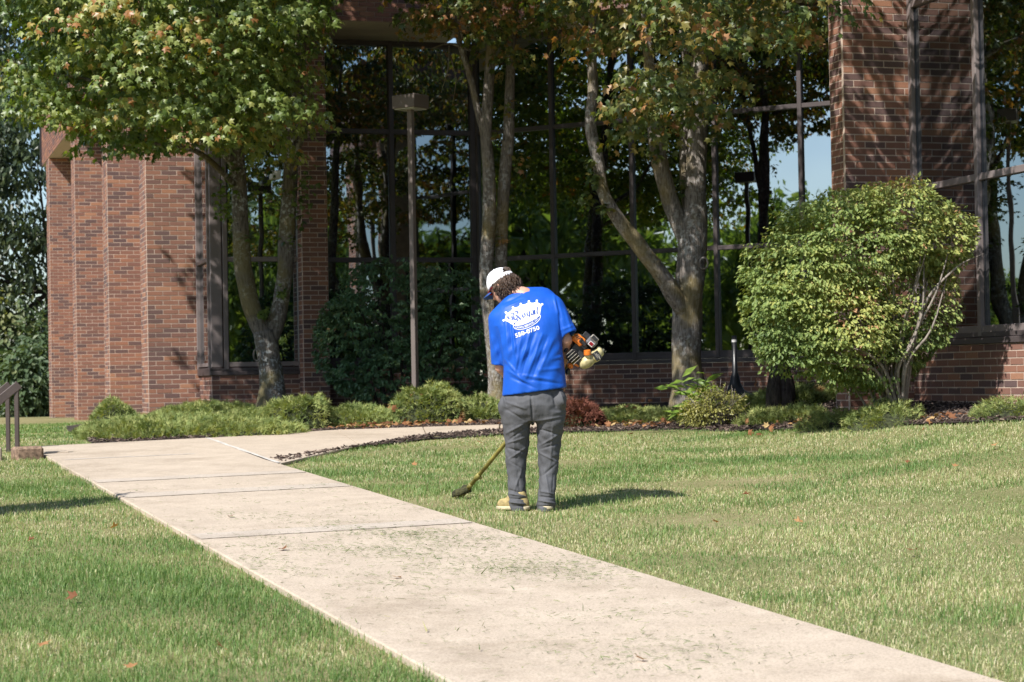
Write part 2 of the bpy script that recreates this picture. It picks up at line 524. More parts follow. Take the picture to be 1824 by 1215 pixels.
# ---- ground: one sheet out to the horizon
def axis(parts):
    out = []
    for a, b, st in parts: out.append(np.arange(a, b, st))
    return np.unique(np.concatenate(out + [np.array([parts[-1][1]])]).round(4))
gx = axis([(-600, -120, 60), (-120, -30, 10), (-30, -10, 1), (-10, 10, .25), (10, 30, 1), (30, 120, 10), (120, 600, 60)])
gy = axis([(-600, -120, 60), (-120, -20, 10), (-20, 2, 1), (2, 34, .25), (34, 70, 1.5), (70, 150, 10), (150, 900, 75)])
GX, GY = np.meshgrid(gx, gy, indexing='ij')
GZ = gz(GX, GY)
fine = (np.abs(GX) < 12) & (GY > 3) & (GY < 32)
GZ = GZ + np.where(fine, .012 * vnoise(np.stack([GX.ravel(), GY.ravel()], 1), .55, 3).reshape(GX.shape), 0)
nx, ny = GX.shape
ii, jj = np.meshgrid(np.arange(nx - 1), np.arange(ny - 1), indexing='ij')
gF = np.stack([ii * ny + jj, (ii + 1) * ny + jj, (ii + 1) * ny + jj + 1, ii * ny + jj + 1], -1).reshape(-1, 4)
ground = obj("ground", np.stack([GX, GY, GZ], -1).reshape(-1, 3), gF, M['soil'], None, True)
ground["kind"] = "structure"; ground["label"] = "gently rising lawn ground under the mown grass"

# ---- sidewalk: slabs with open joints, grey patch strips
su = np.array([-.3385, .941]); sn = np.array([.941, .3385]); sO = np.array([-.3125, 7.54]); SW = 1.855
def swp(s, v): return sO + su * s + sn * v
def sheet(poly, dz):
    poly = np.asarray(poly, float)
    return np.column_stack([poly, gz(poly[:, 0], poly[:, 1]) + dz])
def prism(poly, top, depth, shrink=0.0, bev=.008):
    """slab standing on the ground: polygon shrunk for its joint, small chamfer on its upper edge"""
    poly = np.asarray(poly, float); c = poly.mean(0); n = len(poly)
    def inset(k):
        d = poly - c
        L = np.linalg.norm(d, axis=1)[:, None]
        return c + d * (L - k) / L
    a = sheet(inset(shrink), top - bev - depth); b = sheet(inset(shrink), top - bev); t = sheet(inset(shrink + bev), top)
    V = np.vstack([a, b, t, t.mean(0)[None]])
    F4 = [[i, (i + 1) % n, n + (i + 1) % n, n + i] for i in range(n)] + [[n + i, n + (i + 1) % n, 2 * n + (i + 1) % n, 2 * n + i] for i in range(n)]
    F3 = [[2 * n + i, 2 * n + (i + 1) % n, 3 * n] for i in range(n)]
    return V, [np.array(F3), np.array(F4)]
far_edge = [(-5.13, 21.26), (-4.43, 21.69), (-3.45, 22.16), (-2.11, 23.48), (-.17, 24.13), (1.0, 24.75)]
near_edge = [(-2.16, 18.19), (-1.61, 20.53), (-.98, 22.14), (-.16, 22.91), (1.1, 23.35)]
end_s = [12.55]
main_poly = [swp(-9, 0), swp(-9, SW), swp(11.32, SW), (-3.45, 22.16), (-5.13, 21.26), swp(14.0, 0)]
cross_poly = [tuple(swp(11.32, SW))] + near_edge[1:] + far_edge[::-1][:3] + [(-3.45, 22.16)]
path_poly_all = [np.array(main_poly), np.array(cross_poly)]
jp = np.array(main_poly)
mid = (np.array(swp(1.2, SW / 2)))
V1 = []
strips = [(-9, 0), (0, 3), (3, 6), (6, 9), (9, 11.32)]
mb = MB()
for a, b in strips:
    q = sheet([swp(a, .02), swp(a, SW - .02), swp(b, SW - .02), swp(b, .02)], .012)
    mb.add(q, [[0, 1, 2, 3]])
q = sheet([swp(11.32, .02), swp(11.32, SW - .02), (-3.45, 22.14), (-5.1, 21.26)], .012); mb.add(q, [[0, 1, 2, 3]])
cs = [((-2.16, 18.19), (-1.61, 20.53), (-2.11, 23.48), (-3.45, 22.16)), ((-1.61, 20.53), (-.98, 22.14), (-1.1, 23.83), (-2.11, 23.48)),
      ((-.98, 22.14), (-.16, 22.91), (-.17, 24.13), (-1.1, 23.83)), ((-.16, 22.91), (1.1, 23.35), (1.0, 24.75), (-.17, 24.13))]
for c4 in cs:
    mb.add(sheet(c4, .011), [[0, 1, 2, 3]])
sidewalk = mb.build("sidewalk", M['joint_dark'], None)
sidewalk["kind"] = "structure"; sidewalk["label"] = "pale concrete sidewalk running diagonally up to the building"
_ORG[sidewalk.name] = np.zeros(3)
joints = [-9, -6.95, -5.45, -3.95, -2.45, -.95, .55, 2.05, 3.55, 5.05, 6.55, 8.05, 9.55, 11.32]
for a, b in zip(joints[:-1], joints[1:]):
    V, F = prism([swp(a, 0), swp(a, SW), swp(b, SW), swp(b, 0)], .034, .07, .006)
    obj("slab", V, F, M['concrete'], sidewalk)
V, F = prism([swp(11.32, 0), swp(11.32, SW), (-3.45, 22.16), (-5.13, 21.26), swp(14.3, 0)], .034, .07, .006)
obj("slab", V, F, M['concrete'], sidewalk)
for c4 in cs:
    V, F = prism(c4, .033, .07, .012); obj("slab", V, F, M['concrete'], sidewalk)
# joint filler line between the strip and the side path, and grey patch strips across the walk
def strip_line(p, q, w, dz, name, mat, n=16, jit=.006):
    p = np.asarray(p, float); q = np.asarray(q, float); d = (q - p) / np.linalg.norm(q - p); nn = np.array([-d[1], d[0]])
    t = np.linspace(0, 1, n)[:, None]
    a = p + (q - p) * t + nn * (w / 2 + rng.normal(0, jit, (n, 1))); b = p + (q - p) * t - nn * (w / 2 + rng.normal(0, jit, (n, 1)))
    V = np.vstack([sheet(a, dz), sheet(b, dz)])
    F = [[i, n + i, n + i + 1, i + 1] for i in range(n - 1)]
    return obj(name, V, np.array(F), mat, sidewalk)
strip_line((-2.18, 18.25), (-3.44, 22.1), .05, .037, "joint_filler", M['joint'])
strip_line(swp(12.3, .1), swp(12.35, SW * .75), .035, .037, "joint_filler", M['joint'])
for s0, w in ((5.08, .30), (8.12, .34), (9.6, .30)):
    strip_line(swp(s0, .03), swp(s0 + .05, SW - .03), w, .0365, "patch_strip", M['patch'], 40, .012)
    strip_line(swp(s0 - w / 2 - .005, .03), swp(s0 + .05 - w / 2 - .005, SW - .03), .012, .0375, "joint_filler", M['joint_dark'], 60, .006)

# ---- planting bed
bed_pts = [ground_at(*p)[:2] for p in ((620, 803), (700, 793), (760, 785), (890, 778), (1010, 772), (1200, 768), (1500, 762), (1700, 757), (1824, 752), (2000, 747))]
bed_poly = np.array([ground_at(165, 794)[:2]] + [np.array((-3.45, 22.16)), np.array((-2.16, 18.4))] + bed_pts + [np.array(q) for q in ((9.0, 19.0), (9.0, 31), (0, 34), (-5.4, 33.2), (-6.6, 31.5), (-6.6, 29))] + [ground_at(120, 770)[:2]])
bx = np.arange(-8, 9.3, .3); by = np.arange(17, 34, .3)
def clip_grid_poly(poly, dz, step=.3):
    """ground-following sheet of a polygon: triangulated by bmesh from a filled outline with grid cuts"""
    import bmesh
    bm = bmesh.new()
    vs_ = [bm.verts.new((p[0], p[1], 0)) for p in poly]
    bm.faces.new(vs_)
    for ax, vals in ((0, np.arange(-9, 9.5, .6)), (1, np.arange(16, 35, .6))):
        for v in vals:
            co = (v, 0, 0) if ax == 0 else (0, v, 0); no = (1, 0, 0) if ax == 0 else (0, 1, 0)
            bmesh.ops.bisect_plane(bm, geom=bm.verts[:] + bm.edges[:] + bm.faces[:], plane_co=co, plane_no=no)
    bmesh.ops.triangulate(bm, faces=bm.faces[:])
    bm.verts.ensure_lookup_table()
    V = np.array([v.co[:] for v in bm.verts]); F = np.array([[v.index for v in f.verts] for f in bm.faces])
    bm.free()
    V[:, 2] = gz(V[:, 0], V[:, 1]) + dz + .008 * vnoise(V[:, :2], 1.2, 9)
    n = np.cross(V[F[:, 1]] - V[F[:, 0]], V[F[:, 2]] - V[F[:, 0]])
    F[n[:, 2] < 0] = F[n[:, 2] < 0][:, ::-1]
    return V, F
bV, bF = clip_grid_poly(bed_poly, .02)
bV[:, 2] = np.minimum(bV[:, 2], gz(bV[:, 0], bV[:, 1]) + .03)
inpath = in_poly(bV[:, :2], cross_poly)
bV[inpath, 2] = gz(bV[inpath, 0], bV[inpath, 1]) - .012
bed = obj("planting_bed", bV, bF, M['mulch'], None, True)
bed["kind"] = "structure"; bed["label"] = "dark shredded mulch bed along the building"

# ================================================================== BUILDING
ca, sa = math.cos(math.radians(17)), math.sin(math.radians(17))
dA = np.array([ca, sa]); dB = np.array([-sa, ca]); nA = np.array([sa, -ca]); nB = np.array([-ca, -sa])
g28 = math.radians(28)
dG = np.array([-math.cos(g28), math.sin(g28)]); nG = np.array([-math.sin(g28), -math.cos(g28)])
CH, BL, JT = .0762, .254, .0138
building = thing("office_building", "red brick office building with tall dark reflective windows behind the trees", "building", (0, 31, 1))
SINGLES = [0]
_brick_cache = {}
def brick_mesh(L):
    k = round(L, 3)
    if k not in _brick_cache:
        m = MB(); m.box((0, 0, 0), (1, 0, 0), (0, 1, 0), (0, 0, 1), (k / 2, .02, (CH - JT) / 2))
        _brick_cache[k] = mesh_data("brick", np.concatenate(m.V), np.concatenate(m.F4), M['brick'])
    return _brick_cache[k]
SG8 = np.array([[i, j, k] for i in (-1, 1) for j in (-1, 1) for k in (-1, 1)], float)
BXF = np.array([[0, 1, 3, 2], [4, 6, 7, 5], [0, 4, 5, 1], [2, 3, 7, 6], [0, 2, 6, 4], [1, 5, 7, 3]])
def bricks(part, p0, d, nrm, L, z0, z1, single=None, first=0.0, pattern='run'):
    """brick face starting at p0 running along d for L, facing nrm. single(z)->bool: those courses as pieces of their own"""
    p0 = np.asarray(p0, float); d = np.asarray(d, float); nrm = np.asarray(nrm, float)
    nc = int(round((z1 - z0) / CH)); V = []; n = 0
    ang = math.atan2(d[1], d[0])
    flip = (d[0] * nrm[1] - d[1] * nrm[0])
    org = parent_origin(part)
    for i in range(nc):
        zc = z0 + (i + .5) * CH
        x = -((BL / 2) if i % 2 else 0.0) - first
        while x < L - .02:
            a, b = max(x, 0), min(x + BL, L)
            x += BL
            if b - a < .035: continue
            out = rng.uniform(-.0015, .002)
            c2 = p0 + d * (a + b) / 2 + nrm * (-.02 + out)
            hl = (b - a - JT) / 2
            if single and single(zc, (a + b) / 2) and SINGLES[0] < 300:
                SINGLES[0] += 1
                o = bpy.data.objects.new("brick", brick_mesh(2 * hl))
                o.location = np.array([c2[0], c2[1], zc]) - org
                o.rotation_euler = (0, 0, ang)
                link(o, part)
            else:
                A = np.array([[d[0], d[1], 0], [nrm[0], nrm[1], 0], [0, 0, 1]])
                V.append(np.array([c2[0], c2[1], zc]) + (SG8 * np.array([hl, .02, (CH - JT) / 2])) @ A)
    if V:
        F = (BXF[None] + (np.arange(len(V)) * 8)[:, None, None]).reshape(-1, 4)
        obj("brickwork", np.concatenate(V), F, M['brick'], part, kind="stuff")
def wallbox(name, p0, d, nrm, L, z0, z1, thick, mat, parent, inset=.0035, bev=0):
    """solid wall core behind a face"""
    p0 = np.asarray(p0, float)
    c2 = p0 + d * L / 2 - nrm * (inset + thick / 2)
    m = MB(); m.box((c2[0], c2[1], (z0 + z1) / 2), (d[0], d[1], 0), (nrm[0], nrm[1], 0), (0, 0, 1), (L / 2 - inset, thick / 2, (z1 - z0) / 2), bev=bev)
    o = m.build(name, mat, parent)
    _ORG[o.name] = parent_origin(parent)
    return o
Z = lambda e: e + EYE
SOF, ROOF = Z(5.66), Z(7.3)
# -- right brick column
colc = np.array([3.754, 21.9])
zc0 = float(gz(3.9, 22)) - .1
colm = wallbox("brick_column", colc, dA, nA, .84, zc0, ROOF, .347, M['mortar'], building)
bricks(colm, colc, dA, nA, .84, zc0, ROOF - .01, single=lambda z, t: z > Z(1.95) and z < Z(4.35))
bricks(colm, colc + dB * .04, dB, nB, .30, zc0, ROOF - .01, single=lambda z, t: z > Z(1.95) and z < Z(4.35), first=.06)
# -- wall running back from the column to the window wall
wb0 = colc + dA * .55 + dB * .36
wb1 = np.array([5.5, 29.3]); wdir = unit(wb1 - wb0); wn_ = np.array([-wdir[1], wdir[0]])
LW = float(np.linalg.norm(wb1 - wb0))
# -- window walls
def pane_grid(p0, d, nrm, ts, zs, fm='frame', mw=.07, md=.07, zb=None, skip=()):
    """ts: mullion centres along d, zs: rail centres (first = glass bottom, last = top)"""
    p0 = np.asarray(p0, float)
    A = ((d[0], d[1], 0), (nrm[0], nrm[1], 0), (0, 0, 1))
    def bx(name, t0, t1, z0, z1, off, th, mat, tilt=0, bev=0):
        c2 = p0 + d * (t0 + t1) / 2 + nrm * off
        ex = np.array(A[0], float); ny = np.array(A[1], float); ez = np.array(A[2], float)
        if tilt:
            a1, a2 = rng.normal(0, .0016, 2)
            ny = unit(ny + ex * a1 + ez * a2); ex = unit(ex - ny * (ex @ ny)); ez = np.cross(ex, ny)
        m = MB(); m.box((c2[0], c2[1], (z0 + z1) / 2), ex, ny, ez, ((t1 - t0) / 2, th / 2, (z1 - z0) / 2), bev=bev)
        return m.build(name, mat, building)
    for t in ts:
        bx("mullion", t - mw / 2, t + mw / 2, zs[0] - mw / 2 - .04, zs[-1] + mw / 2, .0, md, M[fm], bev=.006)
    for a, b in zip(ts[:-1], ts[1:]):
        for k, z in enumerate(zs):
            bx("mullion", a + mw / 2 - .001, b - mw / 2 + .001, z - mw / 2, z + mw / 2, -.004, md - .012, M[fm], bev=.005)
        for k in range(len(zs) - 1):
            if zs[k + 1] - zs[k] < .2: continue
            bx("window_pane", a + mw / 2 + .0, b - mw / 2, zs[k] + mw / 2, zs[k + 1] - mw / 2, -.03, .016, M['glass'], tilt=1)
            bx("window_gasket", a + mw / 2 - .004, a + mw / 2 + .014, zs[k] + mw / 2, zs[k + 1] - mw / 2, -.018, .012, M['frame_dark'])
def sill(p0, d, nrm, L, z0, z1, out=.06):
    zm = z0 + (z1 - z0) * .52
    wallbox("window_sill", np.asarray(p0) + nrm * out, d, nrm, L, z0, zm, .22, M['frame'], building, 0, .006)
    wallbox("window_sill", np.asarray(p0) + nrm * (out - .03), d, nrm, L, zm + .002, z1, .16, M['frame'], building, 0, .006)
lnk = wallbox("brick_base_wall", wb0 + wn_ * .04, wdir, wn_, LW, zc0, Z(.19), .3, M['mortar'], building)
bricks(lnk, wb0 + wn_ * .04, wdir, wn_, LW, zc0, Z(.19))
sill(wb0, wdir, wn_, LW, Z(.192), Z(.31))
pane_grid(wb0, wdir, wn_, list(np.linspace(.04, LW - .04, 6)), [Z(.34), Z(1.97), Z(4.07), Z(5.60)], mw=.07)
# right bay, its glass square to the column's face
rb = np.array([4.557, 22.15]); dRB = -dB
zr = float(gz(5.2, 20)) - .25
rbase = wallbox("brick_base_wall", rb + nB * .04, dRB, nB, 6.2, zr, Z(.27), .3, M['mortar'], building)
nb = 13
bricks(rbase, rb + nB * .04, dRB, nB, 6.2, Z(.27) - nb * CH, Z(.27), single=lambda z, t: t < 3.4 and z > Z(-.47))
sill(rb, dRB, nB, 6.2, Z(.272), Z(.40))
pane_grid(rb, dRB, nB, [.04, 1.43, 2.86, 4.29, 5.72], [Z(.43), Z(2.04), Z(4.13), Z(5.62)], mw=.075, fm='frame_sunlit')
wallbox("fascia", rb + nB * .5 + dRB * -.9, dRB, nB, 7.5, SOF + .01, ROOF - .012, 3.0, M['brick'], building, 0)
endp = rb + dRB * 6.0
eb = wallbox("brick_pier", endp + nB * .06, dRB, nB, .8, zr, ROOF - .02, 2.5, M['mortar'], building)
bricks(eb, endp + nB * .06, dRB, nB, .8, zr, SOF)
# long angled window wall
g0 = np.array([4.87, 29.63])
gs = g0 - dG * 2.34
zg = float(gz(1, 31)) - .15
gbase = wallbox("brick_base_wall", gs + nG * .04, dG, nG, 8.40, zg, Z(.19), .3, M['mortar'], building)
bricks(gbase, gs + nG * .04, dG, nG, 8.40, Z(.19) - 11 * CH, Z(.19), single=lambda z, t: False)
sill(gs, dG, nG, 8.44, Z(.192), Z(.31))
pane_grid(gs, dG, nG, [0, 1.41, 2.82, 4.23, 5.645, 7.06, 8.45], [Z(.34), Z(1.97), Z(4.07), Z(5.60)], mw=.07)
# short window wall beside the pier
cor = np.array([-.543, 32.5]); dAl = -dA
sbase = wallbox("brick_base_wall", cor + nA * .04, dAl, nA, 2.9, zg, Z(.19), .3, M['mortar'], building)
bricks(sbase, cor + nA * .04, dAl, nA, 2.9, Z(.19) - 11 * CH, Z(.19))
sill(cor, dAl, nA, 2.9, Z(.192), Z(.31))
pane_grid(cor, dAl, nA, [.06, 1.435, 2.72], [Z(.34), Z(1.97), Z(4.07), Z(5.52)], mw=.08)
# pier
pc = np.array([-3.298, 31.075])
pier = wallbox("brick_pier", pc, dA, nA, .42, zg, SOF - .004, .95, M['mortar'], building)
bricks(pier, pc, dA, nA, .42, zg, SOF - .01)
bricks(pier, pc + dB * .04, dB, nB, .70, zg, SOF - .01, first=.1)
# window bay left of the pier
w0 = np.array([-4.747, 31.0])
wbase = wallbox("brick_base_wall", w0, dA, nA, 1.5, zg, Z(.13), 1.35, M['mortar'], building)
bricks(wbase, w0, dA, nA, 1.5, Z(.13) - 10 * CH, Z(.13), single=lambda z, t: t < 1.3 and z > Z(-.42))
bricks(wbase, w0 + dB * .04, dB, nB, 1.36, Z(.13) - 10 * CH, Z(.13), first=.06)
sill(w0 - dA * .02, dA, nA, 1.5, Z(.132), Z(.25), .03)
wallbox("window_sill", w0 + nB * .03 + dB * .0, dB, nB, 1.4, Z(.131), Z(.252), .2, M['frame'], building, 0, .006)
wallbox("corner_post", w0 + nB * .004, dA, nA, .20, Z(.26), SOF - .01, .09, M['frame_sunlit'], building, .01, .006)
pane_grid(w0 + dA * .2 + nA * -.03, dA, nA, [.04, 1.24], [Z(.30), Z(1.97), Z(4.07), Z(5.55)], mw=.075, fm='frame_sunlit')
pane_grid(w0 + dB * .09, dB, nB, [.03, 1.27], [Z(.30), Z(1.97), Z(4.07), Z(5.55)], mw=.06, fm='frame_sunlit')
# fins of the left wing
fins = [(-5.95, 32.1), (-7.74, 37.75), (-9.55, 43.1), (-11.38, 48.5)]
zf = .45
for k, c in enumerate(fins):
    c = np.array(c)
    fn = wallbox("brick_fin", c, dA, nA, 1.0, zf, SOF - .006 - .002 * k, .95, M['mortar'], building)
    bricks(fn, c, dA, nA, 1.0, zf, SOF - .02, first=.02 * k)
    bricks(fn, c + dB * .04, dB, nB, .9, zf, SOF - .02, first=.08)
wallbox("wing_wall", np.array(fins[0]) + dA * .75 + dB * .3, dB, nB, 18.5, zf, SOF - .02, 4, M['brick'], building, 0)
# roofs: brick fascia over a pale soffit
def roof(name, poly, z0, z1, faces, long=False):
    poly = np.asarray(poly, float); n = len(poly)
    V = np.vstack([np.column_stack([poly, np.full(n, z0)]), np.column_stack([poly, np.full(n, z1)]), [[*poly.mean(0), z0]], [[*poly.mean(0), z1]]])
    F4 = np.array([[i, (i + 1) % n, n + (i + 1) % n, n + i] for i in range(n)])
    o = obj(name, V, F4, M['mortar'], building); _ORG[o.name] = parent_origin(building)
    F3 = np.array([[(i + 1) % n, i, 2 * n] for i in range(n)] + [[n + i, n + (i + 1) % n, 2 * n + 1] for i in range(n)])
    obj("soffit", V, F3, M['soffit'], o)
    for i in faces:
        a, b = poly[i], poly[(i + 1) % n]; d = unit(b - a); nn = np.array([d[1], -d[0]])
        if nn @ (poly.mean(0) - a) > 0: nn = -nn
        bricks(o, a + nn * .010, d, nn, float(np.linalg.norm(b - a)), z0 + .002, z1 - .03, first=.05)
    return o
N0 = np.array(fins[0]) + nB * .03 - dB * 2.3
F0 = np.array(fins[3]) + nB * .03 + dB * 2.0
R0_ = N0 + dA * 5.0
lw = roof("roof_fascia", [N0, R0_, R0_ + dB * 12, F0 + dA * 12, F0], SOF, ROOF, [0, 4])
q0 = cor + nG * 1.0 + dG * .3
q1 = gs + nG * 1.0
roof("roof_fascia", [q0, q1, q1 - nG * 6, q0 - nG * 6], SOF + .004, ROOF - .006, [0])
mcap = MB(); 
for a, b in ((N0, F0), (N0, R0_)):
    d = unit(b - a); c2 = (a + b) / 2; L = np.linalg.norm(b - a)
    mcap.box((c2[0], c2[1], ROOF + .02), (d[0], d[1], 0), (-d[1], d[0], 0), (0, 0, 1), (L / 2 + .05, .06, .03 if a is N0 and b is F0 else .028))
mcap.build("roof_flashing", M['frame_dark'], building)
# far left corner: cap flashing, the end face's shade put into its dark colour
me_ = MB(); me_.box((F0[0] + nB[0] * .0, F0[1], (SOF + ROOF) / 2), (dB[0], dB[1], 0), (nB[0], nB[1], 0), (0, 0, 1), (.10, .05, (ROOF - SOF) / 2))
me_.build("shaded_end_flashing", M['frame_dark'], building)
# reflection in the bay window, put in as a small white box
lp = P(490, 312, 30.9)
m = MB(); m.box(lp, (dA[0], dA[1], 0), (nA[0], nA[1], 0), (0, 0, 1), (.075, .11, .065), bev=.01)
m.build("reflection_box", M['whitepaint'], building)

# ================================================================== TREES AND SHRUBS
def clump_tree(name, label, base, limbs, clump_fn, leafmat_, bark, n_clumps, per, leaf_size, kind='maple', flat=.45, clump_r=.5, tone_mu=.5, tone_sd=.17, seed=1, group=None, turn=0.0, cat="tree", spacing=0.0):
    """tapered limbs plus a crown of leaf sprays; clump_fn(n, rng) gives spray centres"""
    r = np.random.default_rng(seed)
    t = thing(name, label, cat, tuple(base), group)
    mb = MB()
    for k, (pts, rad, sides) in enumerate(limbs):
        pp, rr = smooth_path(pts, rad, 5)
        mb.tube(pp, rr, sides, wob=.07, seed=k)
    mb.build("trunk", bark, t, smooth=True)
    C = clump_fn(n_clumps * (3 if spacing else 1), r)
    if spacing:                                        # keep the sprays apart so that dark gaps stay between them
        keep = []
        for q in C:
            if not keep or np.min(np.sum((np.array(keep) - q) ** 2, 1)) > spacing ** 2: keep.append(q)
            if len(keep) >= n_clumps: break
        C = np.array(keep)
    n = len(C)
    K = per
    cc = np.repeat(C, K, 0)
    cr = np.repeat(r.uniform(.65, 1.25, n) * clump_r, K)
    off = rdir(n * K, r)
    if spacing:
        off[:, 2] = np.abs(off[:, 2]) * 1.0 - .15
        off *= (.45 + .55 * r.uniform(0, 1, n * K) ** .5)[:, None]
    else:
        off *= (r.uniform(0, 1, n * K) ** .45)[:, None]
    off[:, 2] *= flat
    # sprays droop outwards
    off[:, 2] -= .25 * (off[:, 0] ** 2 + off[:, 1] ** 2)
    pos = cc + off * cr[:, None]
    hor = unit(np.column_stack([off[:, :2] * .8 + r.normal(0, .35, (n * K, 2)), np.full(n * K, -.75) + r.normal(0, .35, n * K)]))
    ctr = C.mean(0); outw = unit((cc - ctr) * np.array([1, 1, .35]))
    nrm = unit(np.array([0, 0, .50]) + r.normal(0, .36, (n * K, 3)) + .55 * np.column_stack([off[:, :2], np.zeros(n * K)]) + .45 * outw)
    ct = np.repeat(r.normal(tone_mu, .10, n), K)
    tone = np.clip(ct + r.normal(0, tone_sd, n * K) + turn * (r.uniform(0, 1, n * K) > .8) * .35, 0, 1)
    sz = leaf_size * r.uniform(.7, 1.25, n * K)
    hi_ = (proj(pos)[:, 1] < -45) if spacing else np.zeros(n * K, bool)     # simpler leaves high in the crown
    V, F, T = leaves(pos[~hi_], hor[~hi_], nrm[~hi_], sz[~hi_], tone[~hi_], kind)
    if hi_.any():
        V2, F2, T2 = leaves(pos[hi_], hor[hi_], nrm[hi_], sz[hi_] * 1.15, tone[hi_], 'oval')
        F = np.concatenate([F, F2 + len(V)]); V = np.concatenate([V, V2]); T = np.concatenate([T, T2])
    obj("crown", V, F, leafmat_, t, tone=T, kind="stuff")
    # twigs into the sprays
    return t
def off_frame(px):
    return (px[:, 1] < -12) | (px[:, 0] < -60) | (px[:, 0] > 1884)
def masked(center, radii, mask, clear_extra=18, zmin=None, shell=.0, off_p=.5):
    center = np.asarray(center, float); radii = np.asarray(radii, float)
    def fn(n, r):
        out = []
        tries = 0
        while len(out) < n and tries < 60:
            tries += 1
            q = rdir(4 * n, r) * (r.uniform(shell, 1, 4 * n) ** .42)[:, None]
            c = center + q * radii
            px = proj(c)
            ok = in_poly(px, mask)
            ok = np.where(px[:, 1] < -45, r.uniform(0, 1, len(c)) < off_p, ok)
            if zmin is not None: ok &= c[:, 2] > zmin
            out += list(c[ok])
        return np.array(out[:n])
    return fn
def gpt(px, py, d, sink=.1):
    q = P(px, py, d); q[2] = gz(q[0], q[1]) - sink; return q
# ---- maple 1 (left), two stems
b1 = gpt(484, 715, 28.0)
d1 = 28.0
L1 = [([b1, P(484, 690, d1), P(480, 640, d1), P(470, 590, d1)], [.25, .185, .165, .16], 16),
      ([P(478, 615, d1), P(462, 580, d1), P(446, 540, d1 - .05), P(434, 480, d1 - .1), P(428, 400, d1 - .2), P(424, 300, d1 - .3), P(405, 160, d1 - .5), P(375, 0, d1 - .8), P(350, -150, d1 - 1.2)], [.13, .135, .13, .125, .12, .11, .09, .07, .04], 14),
      ([P(476, 620, d1), P(488, 585, d1 + .05), P(500, 540, d1 + .1), P(508, 480, d1 + .1), P(512, 400, d1 + .1), P(518, 300, d1 + .1), P(528, 160, d1), P(545, 0, d1), P(560, -160, d1)], [.12, .125, .12, .115, .115, .11, .09, .07, .04], 14),
      ([P(424, 300, d1 - .3), P(370, 240, d1 - .8), P(290, 190, d1 - 1.3), P(190, 150, d1 - 1.7), P(90, 130, d1 - 2)], [.07, .06, .045, .03, .015], 8),
      ([P(405, 160, d1 - .5), P(330, 90, d1 - 1.2), P(240, 40, d1 - 2), P(140, 0, d1 - 2.4)], [.06, .05, .035, .015], 8),
      ([P(518, 300, d1 + .1), P(545, 220, d1 - .6), P(560, 120, d1 - 1.0)], [.05, .035, .015], 6),
      ([P(420, 330, d1 - .3), P(350, 270, d1 - 1.4), P(260, 255, d1 - 2.0), P(200, 265, d1 - 2.2)], [.045, .035, .02, .01], 6)]
mask1 = [(-400, -60), (-20, -40), (35, 30), (22, 90), (28, 120), (18, 165), (50, 200), (85, 215), (130, 250), (165, 270), (200, 275), (240, 270), (285, 250), (318, 232), (335, 215), (352, 250), (375, 280), (400, 290), (440, 285), (480, 280), (515, 290), (535, 240), (540, 170), (532, 110), (540, 60), (555, 20), (570, -40), (600, -400), (-400, -400)]
c1 = P(330, 60, d1 - 1.0)
t1 = clump_tree("maple_tree", "full green maple with two pale lichened stems at left, before the brick fins", b1, L1,
    masked(c1 + np.array([-.1, -.4, 2.0]), (4.3, 3.6, 4.9), mask1, shell=.15, off_p=.42), M['maple'], M['bark'], 800, 88, .13, seed=11, tone_mu=.62, tone_sd=.14, turn=.25, clump_r=.50, flat=.62, spacing=.40)
# leafy shoots on the stems
def shoots(t, spots, mat, seed, size=.12, per=26, tone=.45, kind='maple'):
    r = np.random.default_rng(seed)
    Vs, Fs, Ts, n = [], [], [], 0
    for (px, py, d, rad) in spots:
        c = P(px, py, d); k = per
        off = rdir(k, r) * (r.uniform(0, 1, k) ** .5)[:, None] * rad
        hor = unit(off + np.column_stack([r.normal(0, .1, (k, 2)), np.full(k, -.08)]))
        nr = unit(np.array([0, -.3, 1]) + r.normal(0, .4, (k, 3)))
        V, F, T = leaves(c + off, hor, nr, size * r.uniform(.6, 1.2, k), np.clip(r.normal(tone, .15, k), 0, 1), kind)
        Vs.append(V); Fs.append(F + n); Ts.append(T); n += len(V)
    obj("leafy_shoot", np.concatenate(Vs), np.concatenate(Fs), mat, t, tone=np.concatenate(Ts), kind="stuff")
shoots(t1, [(405, 330, 27.5, .22), (395, 350, 27.4, .2), (415, 300, 27.5, .25), (398, 375, 27.5, .15), (440, 425, 27.8, .12), (520, 340, 27.9, .25), (540, 350, 27.9, .22), (535, 385, 28, .18), (470, 330, 28.2, .3), (455, 370, 28.2, .22), (480, 290, 28, .3), (440, 300, 28, .3), (515, 430, 28, .14), (540, 310, 27.9, .25), (500, 520, 27.8, .12), (470, 555, 27.8, .1)], M['maple'], 5)
# branch scar ring low on the trunk
sc = P(458, 632, d1 - .17)
m = MB(); a = np.linspace(0, 2 * np.pi, 17)
m.tube(np.array([sc + Rv * .05 * math.cos(x) + Uv * .085 * math.sin(x) for x in a]), .014, 6, cap=False)
m.build("branch_scar", M['bark_grey'], t1, smooth=True)

